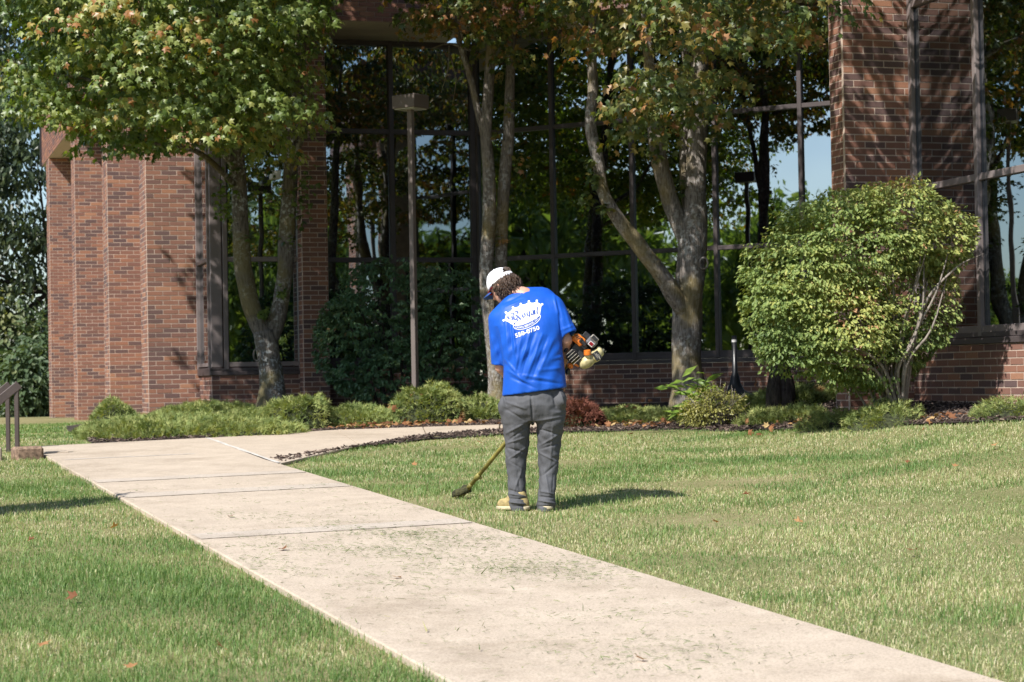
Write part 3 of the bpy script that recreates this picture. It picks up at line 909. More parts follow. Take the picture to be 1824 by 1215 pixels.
# ---- maple 2 (middle, slender stems)
d2 = 26.5
b2 = gpt(882, 712, d2)
L2 = [([b2, P(884, 690, d2), P(880, 620, d2), P(872, 560, d2), P(866, 480, d2), P(872, 380, d2), P(870, 300, d2), P(866, 230, d2), P(872, 130, d2), P(878, 30, d2), P(880, -120, d2)], [.16, .118, .108, .10, .098, .092, .085, .08, .07, .06, .04], 14),
      ([P(866, 250, d2), P(852, 200, d2), P(838, 140, d2), P(820, 80, d2), P(805, 20, d2), P(780, -80, d2)], [.055, .05, .045, .04, .034, .02], 10),
      ([P(876, 600, d2 + .1), P(890, 520, d2 + .15), P(893, 440, d2 + .2), P(897, 340, d2 + .2), P(905, 250, d2 + .2), P(908, 160, d2 + .2), P(914, 40, d2 + .2), P(925, -120, d2 + .2)], [.08, .085, .085, .085, .08, .07, .055, .03], 12),
      ([P(838, 90, d2), P(800, 78, d2 - .2), P(770, 86, d2 - .3)], [.02, .012, .005], 5),
      ([P(800, 82, d2 - .1), P(798, 120, d2 - .2), P(786, 165, d2 - .25)], [.012, .009, .003], 5),
      ([P(802, 100, d2 - .1), P(812, 140, d2 - .15), P(806, 185, d2 - .2)], [.009, .007, .003], 5),
      ([P(908, 60, d2), P(960, 20, d2 - .4), P(1010, -20, d2 - .8)], [.04, .03, .02], 6)]
mask2 = [(640, -400), (690, -30), (700, 30), (712, 62), (740, 62), (800, 68), (838, 62), (850, 100), (868, 130), (880, 100), (900, 110), (930, 100), (945, 70), (970, 50), (1010, 20), (1060, -400)]
c2 = P(870, -120, d2 - .5)
t2 = clump_tree("maple_tree", "slender maple with orange-tipped leaves growing directly behind the worker", b2, L2,
    masked(c2 + np.array([0, 0, .6]), (3.1, 3.0, 2.6), mask2, shell=.2), M['maple_turn'], M['bark_grey'], 190, 72, .125, seed=23, tone_mu=.52, turn=.7, clump_r=.42, flat=.6, spacing=.36)
shoots(t2, [(905, 90, d2 - .1, .2), (885, 55, d2 - .2, .25), (930, 110, d2, .18), (940, 95, d2, .16), (890, 130, d2, .14), (925, 285, d2 + .1, .15), (895, 425, d2 + .1, .12), (835, 60, d2 - .2, .2), (720, 58, d2 - .3, .16), (760, 62, d2 - .3, .2), (795, 55, d2 - .3, .2), (905, 190, d2, .12), (885, 240, d2, .1)], M['maple_turn'], 6, .115, 16, .62)

# ---- maple 3 (right, thick pale trunk)
d3 = 24.6
b3 = gpt(1226, 705, d3)
L3 = [([b3, P(1225, 685, d3), P(1223, 630, d3), P(1224, 560, d3), P(1228, 500, d3), P(1234, 440, d3), P(1237, 380, d3), P(1240, 300, d3), P(1244, 200, d3), P(1246, 100, d3), P(1250, -20, d3), P(1255, -160, d3)], [.26, .205, .185, .185, .19, .18, .155, .13, .12, .11, .09, .06], 18),
      ([P(1222, 560, d3 - .05), P(1200, 525, d3 - .15), P(1178, 490, d3 - .2), P(1140, 440, d3 - .25), P(1105, 395, d3 - .3), P(1075, 345, d3 - .3), P(1066, 290, d3 - .3), P(1052, 225, d3 - .3), P(1056, 160, d3 - .3), P(1054, 70, d3 - .3), P(1060, -40, d3 - .3)], [.11, .11, .105, .10, .085, .08, .075, .075, .065, .055, .035], 14),
      ([P(1230, 440, d3), P(1210, 400, d3), P(1192, 350, d3 - .05), P(1175, 290, d3 - .1), P(1168, 240, d3 - .1), P(1160, 150, d3 - .1), P(1150, 30, d3 - .1), P(1145, -120, d3 - .1)], [.11, .11, .11, .11, .10, .075, .06, .03], 14),
      ([P(1240, 420, d3 + .1), P(1222, 340, d3 + .15), P(1222, 240, d3 + .2), P(1226, 140, d3 + .2), P(1210, 0, d3 + .2)], [.08, .08, .075, .065, .04], 10),
      ([P(1054, 80, d3 - .3), P(1030, 45, d3 - .6), P(985, 15, d3 - 1.0)], [.04, .03, .015], 7),
      ([P(1246, 100, d3), P(1320, 40, d3 - .5), P(1410, 20, d3 - 1.2)], [.05, .035, .015], 7),
      ([P(1178, 492, d3 - .2), P(1172, 470, d3 - .28), P(1171, 462, d3 - .3)], [.05, .045, .04], 8)]
mask3 = [(960, -400), (985, 20), (1010, 60), (1040, 100), (1062, 60), (1095, 100), (1112, 150), (1125, 215), (1140, 255), (1175, 262), (1212, 238), (1250, 240), (1286, 230), (1292, 170), (1310, 110), (1350, 90), (1400, 95), (1430, 125), (1470, 105), (1488, 80), (1500, 20), (1520, -60), (1900, -60), (1900, -400)]
c3 = P(1215, -60, d3 - 1.6)
t3 = clump_tree("maple_tree", "large maple with thick pale forked trunk left of the rounded yellow-green shrub", b3, L3,
    masked(c3 + np.array([0.1, -.6, .75]), (4.6, 5.4, 3.2), mask3, shell=.12, off_p=.7), M['maple_turn'], M['bark_grey'], 420, 76, .128, seed=37, tone_mu=.49, tone_sd=.15, turn=.4, clump_r=.48, flat=.6, spacing=.40)
shoots(t3, [(1050, 285, d3 - .4, .1), (1060, 315, d3 - .4, .12), (1052, 355, d3 - .4, .12), (1075, 370, d3 - .4, .1), (1195, 60, d3 - .3, .3), (1190, 45, d3 - .3, .25), (1215, 330, d3, .2), (1205, 345, d3, .18), (1150, 190, d3 - .3, .3), (1200, 170, d3 - .3, .3), (1165, 230, d3 - .3, .25), (1245, 200, d3 - .3, .22), (1270, 235, d3 - .3, .15), (1160, 265, d3 - .3, .18)], M['maple_turn'], 7, .13, 24, .4)
kn = P(1252, 470, d3 - .1)
m = MB(); m.tube(np.array([kn + Rv * .05 * math.cos(x) + Uv * .07 * math.sin(x) + np.array([0, -.12, 0]) for x in a]), .014, 6, cap=False)
m.build("branch_scar", M['bark_grey'], t3, smooth=True)

# ---- shrubs built as leaf shells over stems
def shrub(name, label, base, blobs, nleaf, size, mat, kind, stems, seed, tone_mu=.5, tone_sd=.16, shell=.55, layer=0.35, noise_amp=.12, mask=None, cat="shrub", stem_mat=None, sun_tone=0.0, core=None, gap=0.0, spray=0.0):
    r = np.random.default_rng(seed)
    t = thing(name, label, cat, tuple(base))
    if stems:
        mb = MB()
        for k, (pts, rad) in enumerate(stems):
            pp, rr = smooth_path(pts, rad, 4); mb.tube(pp, rr, 6, wob=.05, seed=k)
        mb.build("stem", stem_mat or M['twig'], t, smooth=True)
    vol = np.array([b[1][0] * b[1][1] * b[1][2] for b in blobs]) ** .67
    cnt = (nleaf * vol / vol.sum()).astype(int)
    P_, N_ = [], []
    for (c, rad), k in zip(blobs, cnt):
        c = np.asarray(c, float); rad = np.asarray(rad, float)
        k3 = k * 3
        u = rdir(k3, r); rr = shell + (1 - shell) * r.uniform(0, 1, k3) ** .6
        rr = rr * (1 + noise_amp * vnoise(u, .9, seed) + .6 * noise_amp * vnoise(u, 2.3, seed + 1))
        p = c + u * rad * rr[:, None]
        keep = np.ones(k3, bool)
        for (c2_, r2_) in blobs:                      # drop what lies deep inside other lobes
            dd = np.linalg.norm((p - np.asarray(c2_)) / np.asarray(r2_), axis=1)
            keep &= dd > shell * .8
        if gap:
            keep &= vnoise(p, 1.5, seed + 5) > -1 + gap
        if mask is not None: keep &= in_poly(proj(p), mask)
        keep &= p[:, 2] > gz(p[:, 0], p[:, 1]) + .04
        p = p[keep][:k]; u = u[keep][:k]
        P_.append(p); N_.append(u)
    p = np.concatenate(P_); u = np.concatenate(N_); n = len(p)
    if spray:                                          # gather the leaves in flat sprays at shoot ends
        ns = max(20, n // 16); ci = r.integers(0, n, ns); wi = ci[r.integers(0, ns, n)]
        p = p[wi] + r.normal(0, 1, (n, 3)) * np.array([spray, spray, spray * .34]) + u[wi] * r.uniform(-.5, 1.1, n)[:, None] * spray * .9
        u = u[wi]
        if mask is not None:
            ok = in_poly(proj(p), mask); p = p[ok]; u = u[ok]; n = len(p)
    tier = layer
    p[:, 2] += .35 * tier * .1 * np.sin(p[:, 2] * 6.28 / .16 + 3 * vnoise(p, .8, seed + 2))
    hor = unit(np.column_stack([u[:, :2] * .9, u[:, 2] * .3 - .55]) + r.normal(0, .45, (n, 3)))
    nr = unit(u * .8 + np.array([0, 0, .55]) + r.normal(0, .36, (n, 3)))
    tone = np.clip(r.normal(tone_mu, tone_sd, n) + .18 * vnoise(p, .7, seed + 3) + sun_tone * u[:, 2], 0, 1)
    V, F, T = leaves(p, hor, nr, size * r.uniform(.65, 1.3, n), tone, kind)
    obj("foliage", V, F, mat, t, tone=T, kind="stuff")
    if core:
        mb = MB()
        for c, rad in blobs:
            mb.ell(c, np.eye(3), np.asarray(rad) * core, 16, 10)
        mb.build("shade_core", M['juniper_shade_core'], t, smooth=True)
    return t
# yellow-green burning bush at right
db = 20.0
bb = gpt(1590, 702, db, .05)
def sphere_blob(px, py, d, rx, ry, rz): return (P(px, py, d), (rx, ry, rz))
bl = [sphere_blob(1440, 500, db, .62, .62, .62), sphere_blob(1400, 560, db - .1, .44, .5, .48), sphere_blob(1520, 430, db, .68, .7, .58), sphere_blob(1600, 400, db, .55, .6, .50), sphere_blob(1675, 430, db + .05, .40, .5, .36),
      sphere_blob(1500, 580, db - .05, .62, .6, .60), sphere_blob(1640, 560, db + .2, .42, .5, .62), sphere_blob(1410, 620, db - .15, .30, .35, .28), sphere_blob(1560, 640, db + .1, .45, .45, .35)]
maskb = [(1310, 500), (1325, 430), (1365, 385), (1440, 345), (1540, 328), (1600, 318), (1645, 308), (1668, 345), (1690, 358), (1735, 372), (1744, 415), (1730, 455), (1705, 480), (1715, 560), (1690, 605), (1650, 640), (1610, 690), (1560, 704), (1500, 700), (1450, 672), (1412, 668), (1395, 690), (1362, 672), (1345, 625), (1320, 560)]
rs = np.random.default_rng(5)
stems_b = []
for k in range(22):
    tx = rs.uniform(1370, 1700); ty = 330 + abs(tx - 1560) * .55 + rs.uniform(20, 120)
    x0 = 1590 + rs.uniform(-30, 25); dd = rs.uniform(-.5, .5)
    stems_b.append(([gpt(x0, 702, db + dd * .15, .03), P(x0 * .6 + tx * .4 + rs.uniform(-8, 8), 702 - (702 - ty) * .4, db + dd * .5), P(x0 * .2 + tx * .8 + rs.uniform(-10, 10), 702 - (702 - ty) * .75, db + dd * .8), P(tx, ty, db + dd)], [.014, .011, .008, .004]))
for (xa, ya, xb, yb, xc, yc) in ((1612, 640, 1642, 560, 1646, 440), (1625, 610, 1668, 520, 1700, 410), (1615, 650, 1660, 585, 1690, 480), (1600, 660, 1630, 600, 1652, 500), (1640, 560, 1700, 480, 1752, 452), (1560, 660, 1500, 650, 1430, 640), (1570, 650, 1490, 610, 1420, 590)):
    stems_b.append(([gpt(1606, 704, db - .1, .03), P(xa, ya, db - .3), P(xb, yb, db - .38), P(xc, yc, db - .3)], [.020, .016, .011, .004]))
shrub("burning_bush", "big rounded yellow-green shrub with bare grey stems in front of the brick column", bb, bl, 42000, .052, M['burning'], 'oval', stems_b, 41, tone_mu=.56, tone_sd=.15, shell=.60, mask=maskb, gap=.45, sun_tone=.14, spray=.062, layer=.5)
# dark clipped bush in the shade
dd_ = 28.6
bd = gpt(720, 715, dd_, .05)
bl2 = [sphere_blob(690, 570, dd_, 1.0, 1.0, .92), sphere_blob(640, 610, dd_ - .1, .72, .9, .78), sphere_blob(790, 575, dd_, .92, 1.0, .88), sphere_blob(800, 640, dd_ - .1, .75, .9, .72), sphere_blob(700, 660, dd_ - .15, .95, .9, .55)]
mask_d = [(560, 600), (575, 530), (605, 490), (650, 465), (700, 452), (760, 470), (830, 485), (880, 520), (905, 600), (890, 690), (800, 715), (640, 716), (590, 690), (562, 650)]
stems_d = [([gpt(720 + k * 14, 712, dd_, .03), P(715 + k * 22, 640, dd_), P(710 + k * 32, 560, dd_)], [.03, .022, .01]) for k in range(-3, 4)]
shrub("clipped_bush", "large dark green rounded bush in deep shade behind the lamp post", bd, bl2, 24000, .068, M['darkbush'], 'oval', stems_d, 51, tone_mu=.5, shell=.78, mask=mask_d, stem_mat=M['bark_dark'], noise_amp=.07, spray=.028)

# ---- junipers
def juniper(label, px, d, rx, ry, h, seed, tone=.55, dens=1900, mat='juniper', name="juniper_shrub", brown=.0, size=.085, cat="shrub"):
    r = np.random.default_rng(seed)
    x0 = P(px, 720, d)[0]; c = np.array([x0, d, float(gz(x0, d))])
    t = thing(name, label, cat, tuple(c))
    def surf(u):       # u in unit disc
        rr = np.linalg.norm(u, axis=1)
        w = u * np.array([rx, ry])
        ww = w + c[:2]
        bump = 1 + .22 * vnoise(ww, .9, seed) + .16 * vnoise(ww, 2.2, seed + 1)
        z = h * np.maximum(1 - rr ** 2.4, 0) ** .62 * bump
        return np.column_stack([ww, gz(ww[:, 0], ww[:, 1]) + z])
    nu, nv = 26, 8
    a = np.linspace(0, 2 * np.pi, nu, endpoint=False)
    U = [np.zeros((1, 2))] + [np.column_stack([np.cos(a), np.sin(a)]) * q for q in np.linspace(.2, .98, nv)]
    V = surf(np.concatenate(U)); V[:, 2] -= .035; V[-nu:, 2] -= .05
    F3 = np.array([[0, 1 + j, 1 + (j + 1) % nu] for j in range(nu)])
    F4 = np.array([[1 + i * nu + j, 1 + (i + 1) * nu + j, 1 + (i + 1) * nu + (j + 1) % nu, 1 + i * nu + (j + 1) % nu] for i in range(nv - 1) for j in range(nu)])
    obj("shade_core", V, [F3, F4], M['juniper_shade_core'], t, True)
    n = int(dens * math.pi * rx * ry * (1 + 1.2 * h / max(rx, ry)))
    rr = r.uniform(0, 1, n) ** .42; th = r.uniform(0, 6.283, n)
    u = np.column_stack([np.cos(th), np.sin(th)]) * rr[:, None]
    p = surf(u)
    nt = max(8, n // 9); ti = r.integers(0, nt, n)            # sprigs gathered in tufts
    tc = u[r.integers(0, n, nt)]
    u = tc[ti] + r.normal(0, .035 / max(rx, .3), (n, 2)); u /= np.maximum(np.linalg.norm(u, axis=1), 1)[:, None]
    p = surf(u); p[:, 2] += r.uniform(-.035, .012, n) + r.uniform(-.03, .06, nt)[ti]
    tuft = r.normal(0, .16, nt)[ti]; tdir = r.normal(0, .45, (nt, 3))[ti]
    out = unit(np.column_stack([u * (np.array([1 / rx, 1 / ry]) * h * 1.6), np.full(n, .55)]))
    dirv = unit(out + tdir + r.normal(0, .30, (n, 3)) + np.column_stack([u * .7, np.zeros(n)]))
    nr = unit(r.normal(0, 1, (n, 3)) + np.array([0, -.4, .6]))
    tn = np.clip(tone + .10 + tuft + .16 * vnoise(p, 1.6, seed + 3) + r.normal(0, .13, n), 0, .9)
    if brown:
        tn = np.where((vnoise(p, 1.4, seed + 7) > 1 - brown) , np.clip(r.normal(.98, .05, n), .85, 1), tn)
    V, F, T = leaves(p, dirv, nr, size * r.uniform(.6, 1.3, n), tn, 'sprig')
    obj("foliage", V, F, M[mat], t, tone=T, kind="stuff")
    return t
J = [("small round juniper dome at the left end of the bed by the brick fins", 203, 26.4, .29, .32, 0.33, .50),
     ("low spreading juniper on the lawn side of the small round juniper", 285, 23.9, .95, 1.75, 0.14, .58),
     ("spreading juniper against the brick fin left of the bay window", 340, 27.2, .62, .9, 0.19, .56),
     ("juniper mat under the left corner of the bay window", 405, 28.2, .55, .9, 0.15, .58),
     ("juniper beneath the bay window brick just left of the forked trunk", 448, 26.0, .42, .6, 0.13, .58),
     ("low juniper edge along the path left of the tall round mound", 425, 23.2, .80, .85, 0.12, .57),
     ("tall round juniper mound right of the left maple trunk", 527, 24.1, .47, .55, 0.4, .56),
     ("flat juniper between the two tall mounds", 640, 24.6, .46, .8, 0.2, .52),
     ("tall juniper dome with orange leaves in front of the lamp post", 762, 25.1, .50, .60, 0.44, .57),
     ("low juniper beside the middle maple trunk", 858, 25.9, .36, .55, 0.22, .50),
     ("wide juniper mat right of the reddish dead clump", 1125, 24.6, .50, 1.0, 0.11, .60),
     ("juniper mat in front of the thick maple trunk", 1215, 24.2, .42, .6, 0.12, .60),
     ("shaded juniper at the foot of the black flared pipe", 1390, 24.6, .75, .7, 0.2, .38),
     ("sunny juniper mat right of the pale seedling shrub", 1390, 22.2, .50, .7, 0.08, .58),
     ("juniper mat below the left half of the rounded shrub", 1475, 20.7, .32, .5, 0.08, .56),
     ("juniper mound with rusty patches below the rounded shrub", 1572, 19.75, .40, .40, 0.17, .55),
     ("juniper mound at the right edge of the picture by the brick base", 1800, 18.95, .36, .40, 0.12, .52)]
for k, (lab, px, d, rx, ry, h, tn) in enumerate(J):
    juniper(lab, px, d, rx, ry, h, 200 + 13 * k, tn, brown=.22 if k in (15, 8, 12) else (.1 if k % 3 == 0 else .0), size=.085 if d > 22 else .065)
juniper("reddish brown dead dome of a shrub beside the worker's right leg", 1032, 23.2, .27, .3, .27, 901, .5, 3000, 'deadred', 'dead_shrub')

# ---- pale seedling with pinnate leaves and a twiggy golden shrub before the thick trunk
def seedling():
    r = np.random.default_rng(77)
    d = 22.6
    base = gpt(1250, 762, d, .02)
    t = thing("seedling_plant", "bright green seedling with long pointed leaves before the thick maple trunk", "plant", tuple(base))
    mb = MB(); Vs, Fs, Ts, n = [], [], [], 0
    for (x1, y1, x2, y2) in ((1245, 710, 1240, 665), (1225, 705, 1185, 690), (1230, 712, 1215, 672), (1262, 715, 1260, 690), (1225, 735, 1195, 738), (1250, 700, 1258, 675)):
        dd = d + r.uniform(-.15, .15)
        pts, rad = smooth_path([base, P(x1, y1, dd), P(x2, y2, dd)], [.010, .007, .003], 6)
        mb.tube(pts, rad, 5)
        k = 11
        tt = np.linspace(.35, 1, k)
        idx = (tt * (len(pts) - 1)).astype(int)
        c = pts[idx]; sgn = np.where(np.arange(k) % 2 == 0, 1, -1)
        side = unit(np.column_stack([sgn * .9, r.normal(0, .6, k), r.normal(.15, .3, k)]))
        V, F, T = leaves(c, side, unit(np.array([0, -.5, 1]) + r.normal(0, .3, (k, 3))), r.uniform(.15, .24, k), np.clip(r.normal(.65, .2, k), 0, 1), 'lance')
        Vs.append(V); Fs.append(F + n); Ts.append(T); n += len(V)
    mb.build("stem", M['clipping'], t)
    obj("foliage", np.concatenate(Vs), np.concatenate(Fs), M['seedling'], t, tone=np.concatenate(Ts), kind="stuff")
    base2 = gpt(1280, 764, d - .2, .02)
    stems = []
    for k in range(46):
        a = r.uniform(-1, 1); ln = r.uniform(.35, .62)
        e = base2 + np.array([a * .42, r.uniform(-.25, .25), ln * (1 - .45 * abs(a))])
        m_ = base2 + (e - base2) * .55 + r.normal(0, .03, 3)
        stems.append(([base2 + r.normal(0, .03, 3) * np.array([1, 1, .1]), m_, e], [.006, .004, .0018]))
    c2_ = base2 + np.array([-.04, 0, .27])
    shrub("twiggy_shrub", "small half-dry golden shrub with bare grey twigs next to the bright seedling", base2, [(c2_, (.36, .3, .27)), (c2_ + np.array([-.16, -.02, -.08]), (.26, .26, .2))], 2600, .038, M['drygold'], 'oval', stems, 78, tone_mu=.5, shell=.35, gap=.5)
seedling()

# ---- lamp post
lx = P(740, 700, 26.0); lz = float(gz(lx[0], 26.0))
lamp = thing("lamp_post", "square taupe lamp post with flat box head rising from the junipers", "lamp post", (lx[0], 26.0, lz))
top = P(731, 195, 26.0)[2]
th = math.radians(35)
e1 = np.array([math.cos(th), -math.sin(th), 0]); e2 = np.array([math.sin(th), math.cos(th), 0]); e3 = np.array([0, 0, 1.0])
m = MB(); m.box((lx[0], 26.0, (lz + top) / 2 - .05), e1, e2, e3, (.036, .036, (top - lz) / 2 + .06), bev=.006); m.build("pole", M['pole'], lamp)
m = MB(); m.box((lx[0], 26.0, lz + .03), e1, e2, e3, (.12, .12, .05), bev=.01); m.build("base_plate", M['pole'], lamp)
hc = np.array([lx[0], 26.0, top + .095])
m = MB(); m.box(hc, e1, e2, e3, (.185, .165, .09), bev=.008); m.build("lamp_head", M['pole'], lamp)
m = MB(); m.box(hc - e3 * .094, e1, e2, e3, (.16, .14, .006)); m.build("lens", M['lens'], lamp)

# ---- black flared pipe and dark stems by the rounded shrub
dp = 26.8
pb = P(1310, 706, dp); pb[2] = gz(pb[0], dp)
pipe = thing("flared_pipe", "black upright pipe with wide flared foot before the window wall", "pipe", tuple(pb))
ztop = P(1296, 598, dp)[2]
zz = [pb[2] - .02, pb[2] + .16, P(0, 703, dp)[2] + .0, P(0, 690, dp)[2], P(0, 672, dp)[2], P(0, 662, dp)[2], ztop]
z0_ = pb[2]
prof = [(z0_ - .02, .30), (P(1310, 704, dp)[2], .25), (P(1305, 694, dp)[2], .12), (P(1300, 683, dp)[2], .075), (P(1298, 670, dp)[2], .058), (P(1297, 664, dp)[2], .036), (ztop, .034)]
m = MB(); m.tube(np.array([[pb[0] - .0, dp, z] for z, _ in prof]), [q for _, q in prof], 18); m.build("pipe_body", M['blackplastic'], pipe, smooth=True)
m = MB(); m.tube(np.array([[pb[0], dp, ztop - .09], [pb[0], dp, ztop - .055]]), .0365, 16); m.build("clamp_band", M['whitepaint'], pipe)
ds = 24.0
sb = gpt(1390, 716, ds)
stump = thing("twin_stump", "two thick black stems standing under the left side of the rounded shrub", "stump", tuple(sb))
for k, (x0, x1) in enumerate(((1380, 1384), (1401, 1396))):
    pp, rr = smooth_path([gpt(x0, 716, ds), P(x0, 690, ds), P(x1, 660, ds), P(x1 + (4 if k == 0 else -4), 620, ds), P(x1 + 3, 560, ds)], [.115, .10, .085, .06, .04], 4)
    m = MB(); m.tube(pp, rr, 12, wob=.05, seed=k); m.build("trunk", M['bark_dark'], stump, smooth=True)

# ---- steps and handrails at the left
dr = 20.7
steps = thing("concrete_steps", "worn concrete steps with chipped cheek block at the left end of the sidewalk", "steps", (-5.3, 21, .7))
e = unit(np.array([-5.13, 21.26]) - np.array([-3.45, 22.16])); en = np.array([e[1], -e[0]])
m = MB()
for k in range(4):
    c2 = np.array([-5.13, 21.26]) + e * (.19 + .32 * k) - en * (-.55) * -1
    zt = float(gz(-5.13, 21.26)) + .03 - .15 * (k + .0) - .02
    o_ = MB(); o_.box((c2[0], c2[1], zt - .3), (e[0], e[1], 0), (en[0], en[1], 0), (0, 0, 1), (.17, .7, .3), bev=.01)
    o_.build("step", M['concrete'], steps)
M['block'] = plain("exposed_aggregate", (.27, .18, .125), .95, var=.4, scale=25, bump=.8, bscale=120, bdist=.006)
cb = ground_at(34, 822)
m = MB(); m.box((cb[0] + .02, cb[1] + .25, cb[2] + .01), (e[0], e[1], 0), (en[0], en[1], 0), (0, 0, 1), (.14, .12, .13), bev=.025); m.build("cheek_block", M['block'], steps)
m = MB(); m.box((cb[0] - .36, cb[1] + .10, cb[2] + .0), (e[0], e[1], 0), (en[0], en[1], 0), (0, 0, 1), (.13, .16, .145), bev=.015); m.build("cheek_block", M['concrete'], steps)
for lab, px, pxb, pyb, pyt, d in (("near brown handrail post pair at the left edge above the steps", 29, 31, 808, 690, cb[1] + .25), ("far brown handrail seen just behind the near one", 13, 15, 803, 690, cb[1] + 1.35)):
    base = P(pxb, pyb, d); tp = P(px, pyt, d)
    rl = thing("handrail", lab, "handrail", (base[0], d, base[2]))
    m = MB(); m.box((base[0], d, (base[2] + tp[2]) / 2 - .04), (1, 0, 0), (0, 1, 0), (0, 0, 1), (.021, .021, (tp[2] - base[2]) / 2 + .05), bev=.004); m.build("post", M['rail'], rl)
    q0 = tp + np.array([.03, 0, .03]); dirr = unit(np.array([-.74, -.18, -.62]))
    L = 2.2
    c = q0 + dirr * L / 2
    ey = unit(np.cross(np.array([0, 0, 1.0]), dirr)); ez = np.cross(dirr, ey)
    m = MB(); m.box(c, dirr, ey, ez, (L / 2, .022, .042), bev=.005); m.build("rail", M['rail'], rl)
    q = q0 + dirr * 1.9
    m = MB(); m.box((q[0], q[1], q[2] - .5), (1, 0, 0), (0, 1, 0), (0, 0, 1), (.026, .026, .5), bev=.004); m.build("post", M['rail'], rl)

# ---- trees beyond the left wing
def far_tree(label, px, d, cx, cy, rad, n, seed, mat='fartree', tone=.35, trunk=((20, 745), (30, 690), (60, 640), (95, 580), (110, 500)), size=.21, per=64, name="shade_tree", r0=.22):
    base = gpt(trunk[0][0], trunk[0][1], d)
    L = [([base] + [P(a_, b_, d) for a_, b_ in trunk[1:]], list(np.linspace(r0, .05, len(trunk))), 8)]
    c = P(cx, cy, d)
    for k in range(7):
        r = np.random.default_rng(seed + k); e_ = c + rdir(1, r)[0] * np.array(rad) * .8
        s_ = P(*trunk[-2], d)
        L.append(([s_, (s_ + e_) / 2 + r.normal(0, .3, 3), e_], [.07, .05, .02], 5))
    def fn(n_, r): return c + rdir(n_, r) * (r.uniform(.15, 1, n_) ** .45)[:, None] * np.array(rad)
    return clump_tree(name, label, base, L, fn, M[mat], M['bark_dark'], n, per, size, 'oval', seed=seed, clump_r=.75, tone_mu=tone, tone_sd=.2, flat=.6)
far_tree("dark leafy tree with leaning trunk left of the brick wing", 20, 56, -20, 400, (2.6, 2.5, 4.2), 200, 301, tone=.32, trunk=((12, 745), (14, 700), (40, 670), (75, 610), (88, 520), (92, 440)))
far_tree("taller tree whose crown rises above the left wing at the left edge", 20, 64, -30, 60, (3.0, 3, 4.2), 230, 311, tone=.45, trunk=((-25, 745), (-22, 600), (-20, 400), (-20, 200), (-25, 60)))
for k, (px, py, rx, rz) in enumerate(((50, 690, .9, 1.3), (75, 670, .8, 1.7), (20, 640, 1.2, 2.2), (-30, 660, 1.2, 1.9))):
    d = 52.5 + 1.0 * k
    c = P(px, py, d); b_ = gpt(px, 745, d)
    shrub("background_shrub", ["pale green shrub just left of the brick wing", "blue-green shrub touching the corner of the brick wing", "yellowish tall shrub behind the handrail", "wide green shrub at the far left edge"][k], b_, [(c, (rx, rx, rz))], 1500, .22, M['farshrub'], 'oval', [([b_, c], [.06, .03])], 400 + k, tone_mu=(.35, .25, .7, .4)[k], shell=.4, stem_mat=M['bark_dark'])

# ---- willows across the lawn: out of the frame, seen mirrored in the glass
def willow(loc, seed):
    r = np.random.default_rng(seed)
    t = thing("willow_tree", "weeping willow across the lawn, mirrored in the window glass", "tree", tuple(loc), "willows mirrored in the windows")
    loc = np.asarray(loc, float)
    mb = MB()
    pp, rr = smooth_path([loc, loc + (0, .1, 2.5), loc + (.2, 0, 5)], [.45, .35, .25], 4); mb.tube(pp, rr, 8)
    ends = []
    for k in range(16):
        a_ = k * .393 + r.uniform(-.2, .2); R_ = r.uniform(2.0, 4.6); h_ = r.uniform(6.5, 10.5) - R_ * .35
        e_ = loc + np.array([math.cos(a_) * R_, math.sin(a_) * R_, h_]); ends.append(e_)
        pp, rr = smooth_path([loc + (.1, 0, 4), loc + np.array([math.cos(a_) * R_ * .4, math.sin(a_) * R_ * .4, h_ * .85]), e_], [.16, .10, .03], 4); mb.tube(pp, rr, 5)
    mb.build("trunk", M['bark_dark'], t, smooth=True)
    n = 520; per = 22
    a_ = r.uniform(0, 6.283, n); R_ = 4.9 * r.uniform(.05, 1, n) ** .5
    z_ = 9.8 - .16 * R_ ** 2 + r.normal(0, .5, n)
    ln = np.clip(r.uniform(1.5, 5.2, n), 0, z_ - 1.0)
    top = np.column_stack([np.cos(a_) * R_, np.sin(a_) * R_, z_])
    tt = np.tile(np.linspace(0, 1, per), n)
    p = np.repeat(top, per, 0); p[:, 2] -= tt * np.repeat(ln, per)
    p[:, :2] *= (1 + .06 * tt)[:, None]
    p += r.normal(0, .12, p.shape)
    N = len(p)
    V, F, T = leaves(p + loc, unit(np.array([0, 0, -1]) + r.normal(0, .5, (N, 3))), rdir(N, r), r.uniform(.28, .55, N), np.clip(r.normal(.45, .2, N), 0, 1), 'oval')
    obj("crown", V, F, M['willow'], t, tone=T, kind="stuff")
    return t
w0_ = willow((-33, 9, .3), 61)
wspots = [(-29, -1), (-37, 19), (-43, 30), (-24, -12), (-46, 6), (-40, -6), (-52, 20), (-41, 48), (16, -9), (24, -14), (31, -5), (20, -26), (37, -16)]
for k, (x, y) in enumerate(wspots):
    c = w0_.copy(); link(c); c.location = (x, y, float(gz(x, y)) - .1); c.rotation_euler = (0, 0, k * 1.3); s_ = 1 + .12 * ((k * 7) % 5 - 2) * .6; c.scale = (s_, s_, s_)
    for ch in w0_.children:
        q = ch.copy(); link(q, c)

for k, (x, y, s_) in enumerate(((-27, 49, .36), (-31, 54, .42), (-24, 53, .34), (-35, 47, .40), (-36, 60, .5), (-22, 58, .4))):
    c = w0_.copy(); link(c); c.location = (x, y, float(gz(x, y)) - .1); c.rotation_euler = (0, 0, k * 2.1); c.scale = (s_ * 1.3, s_ * 1.3, s_)
    c["label"] = "low green tree far to the left, mirrored in the right window"; c["group"] = "low trees mirrored in the right window"
    for ch in w0_.children:
        q = ch.copy(); link(q, c)

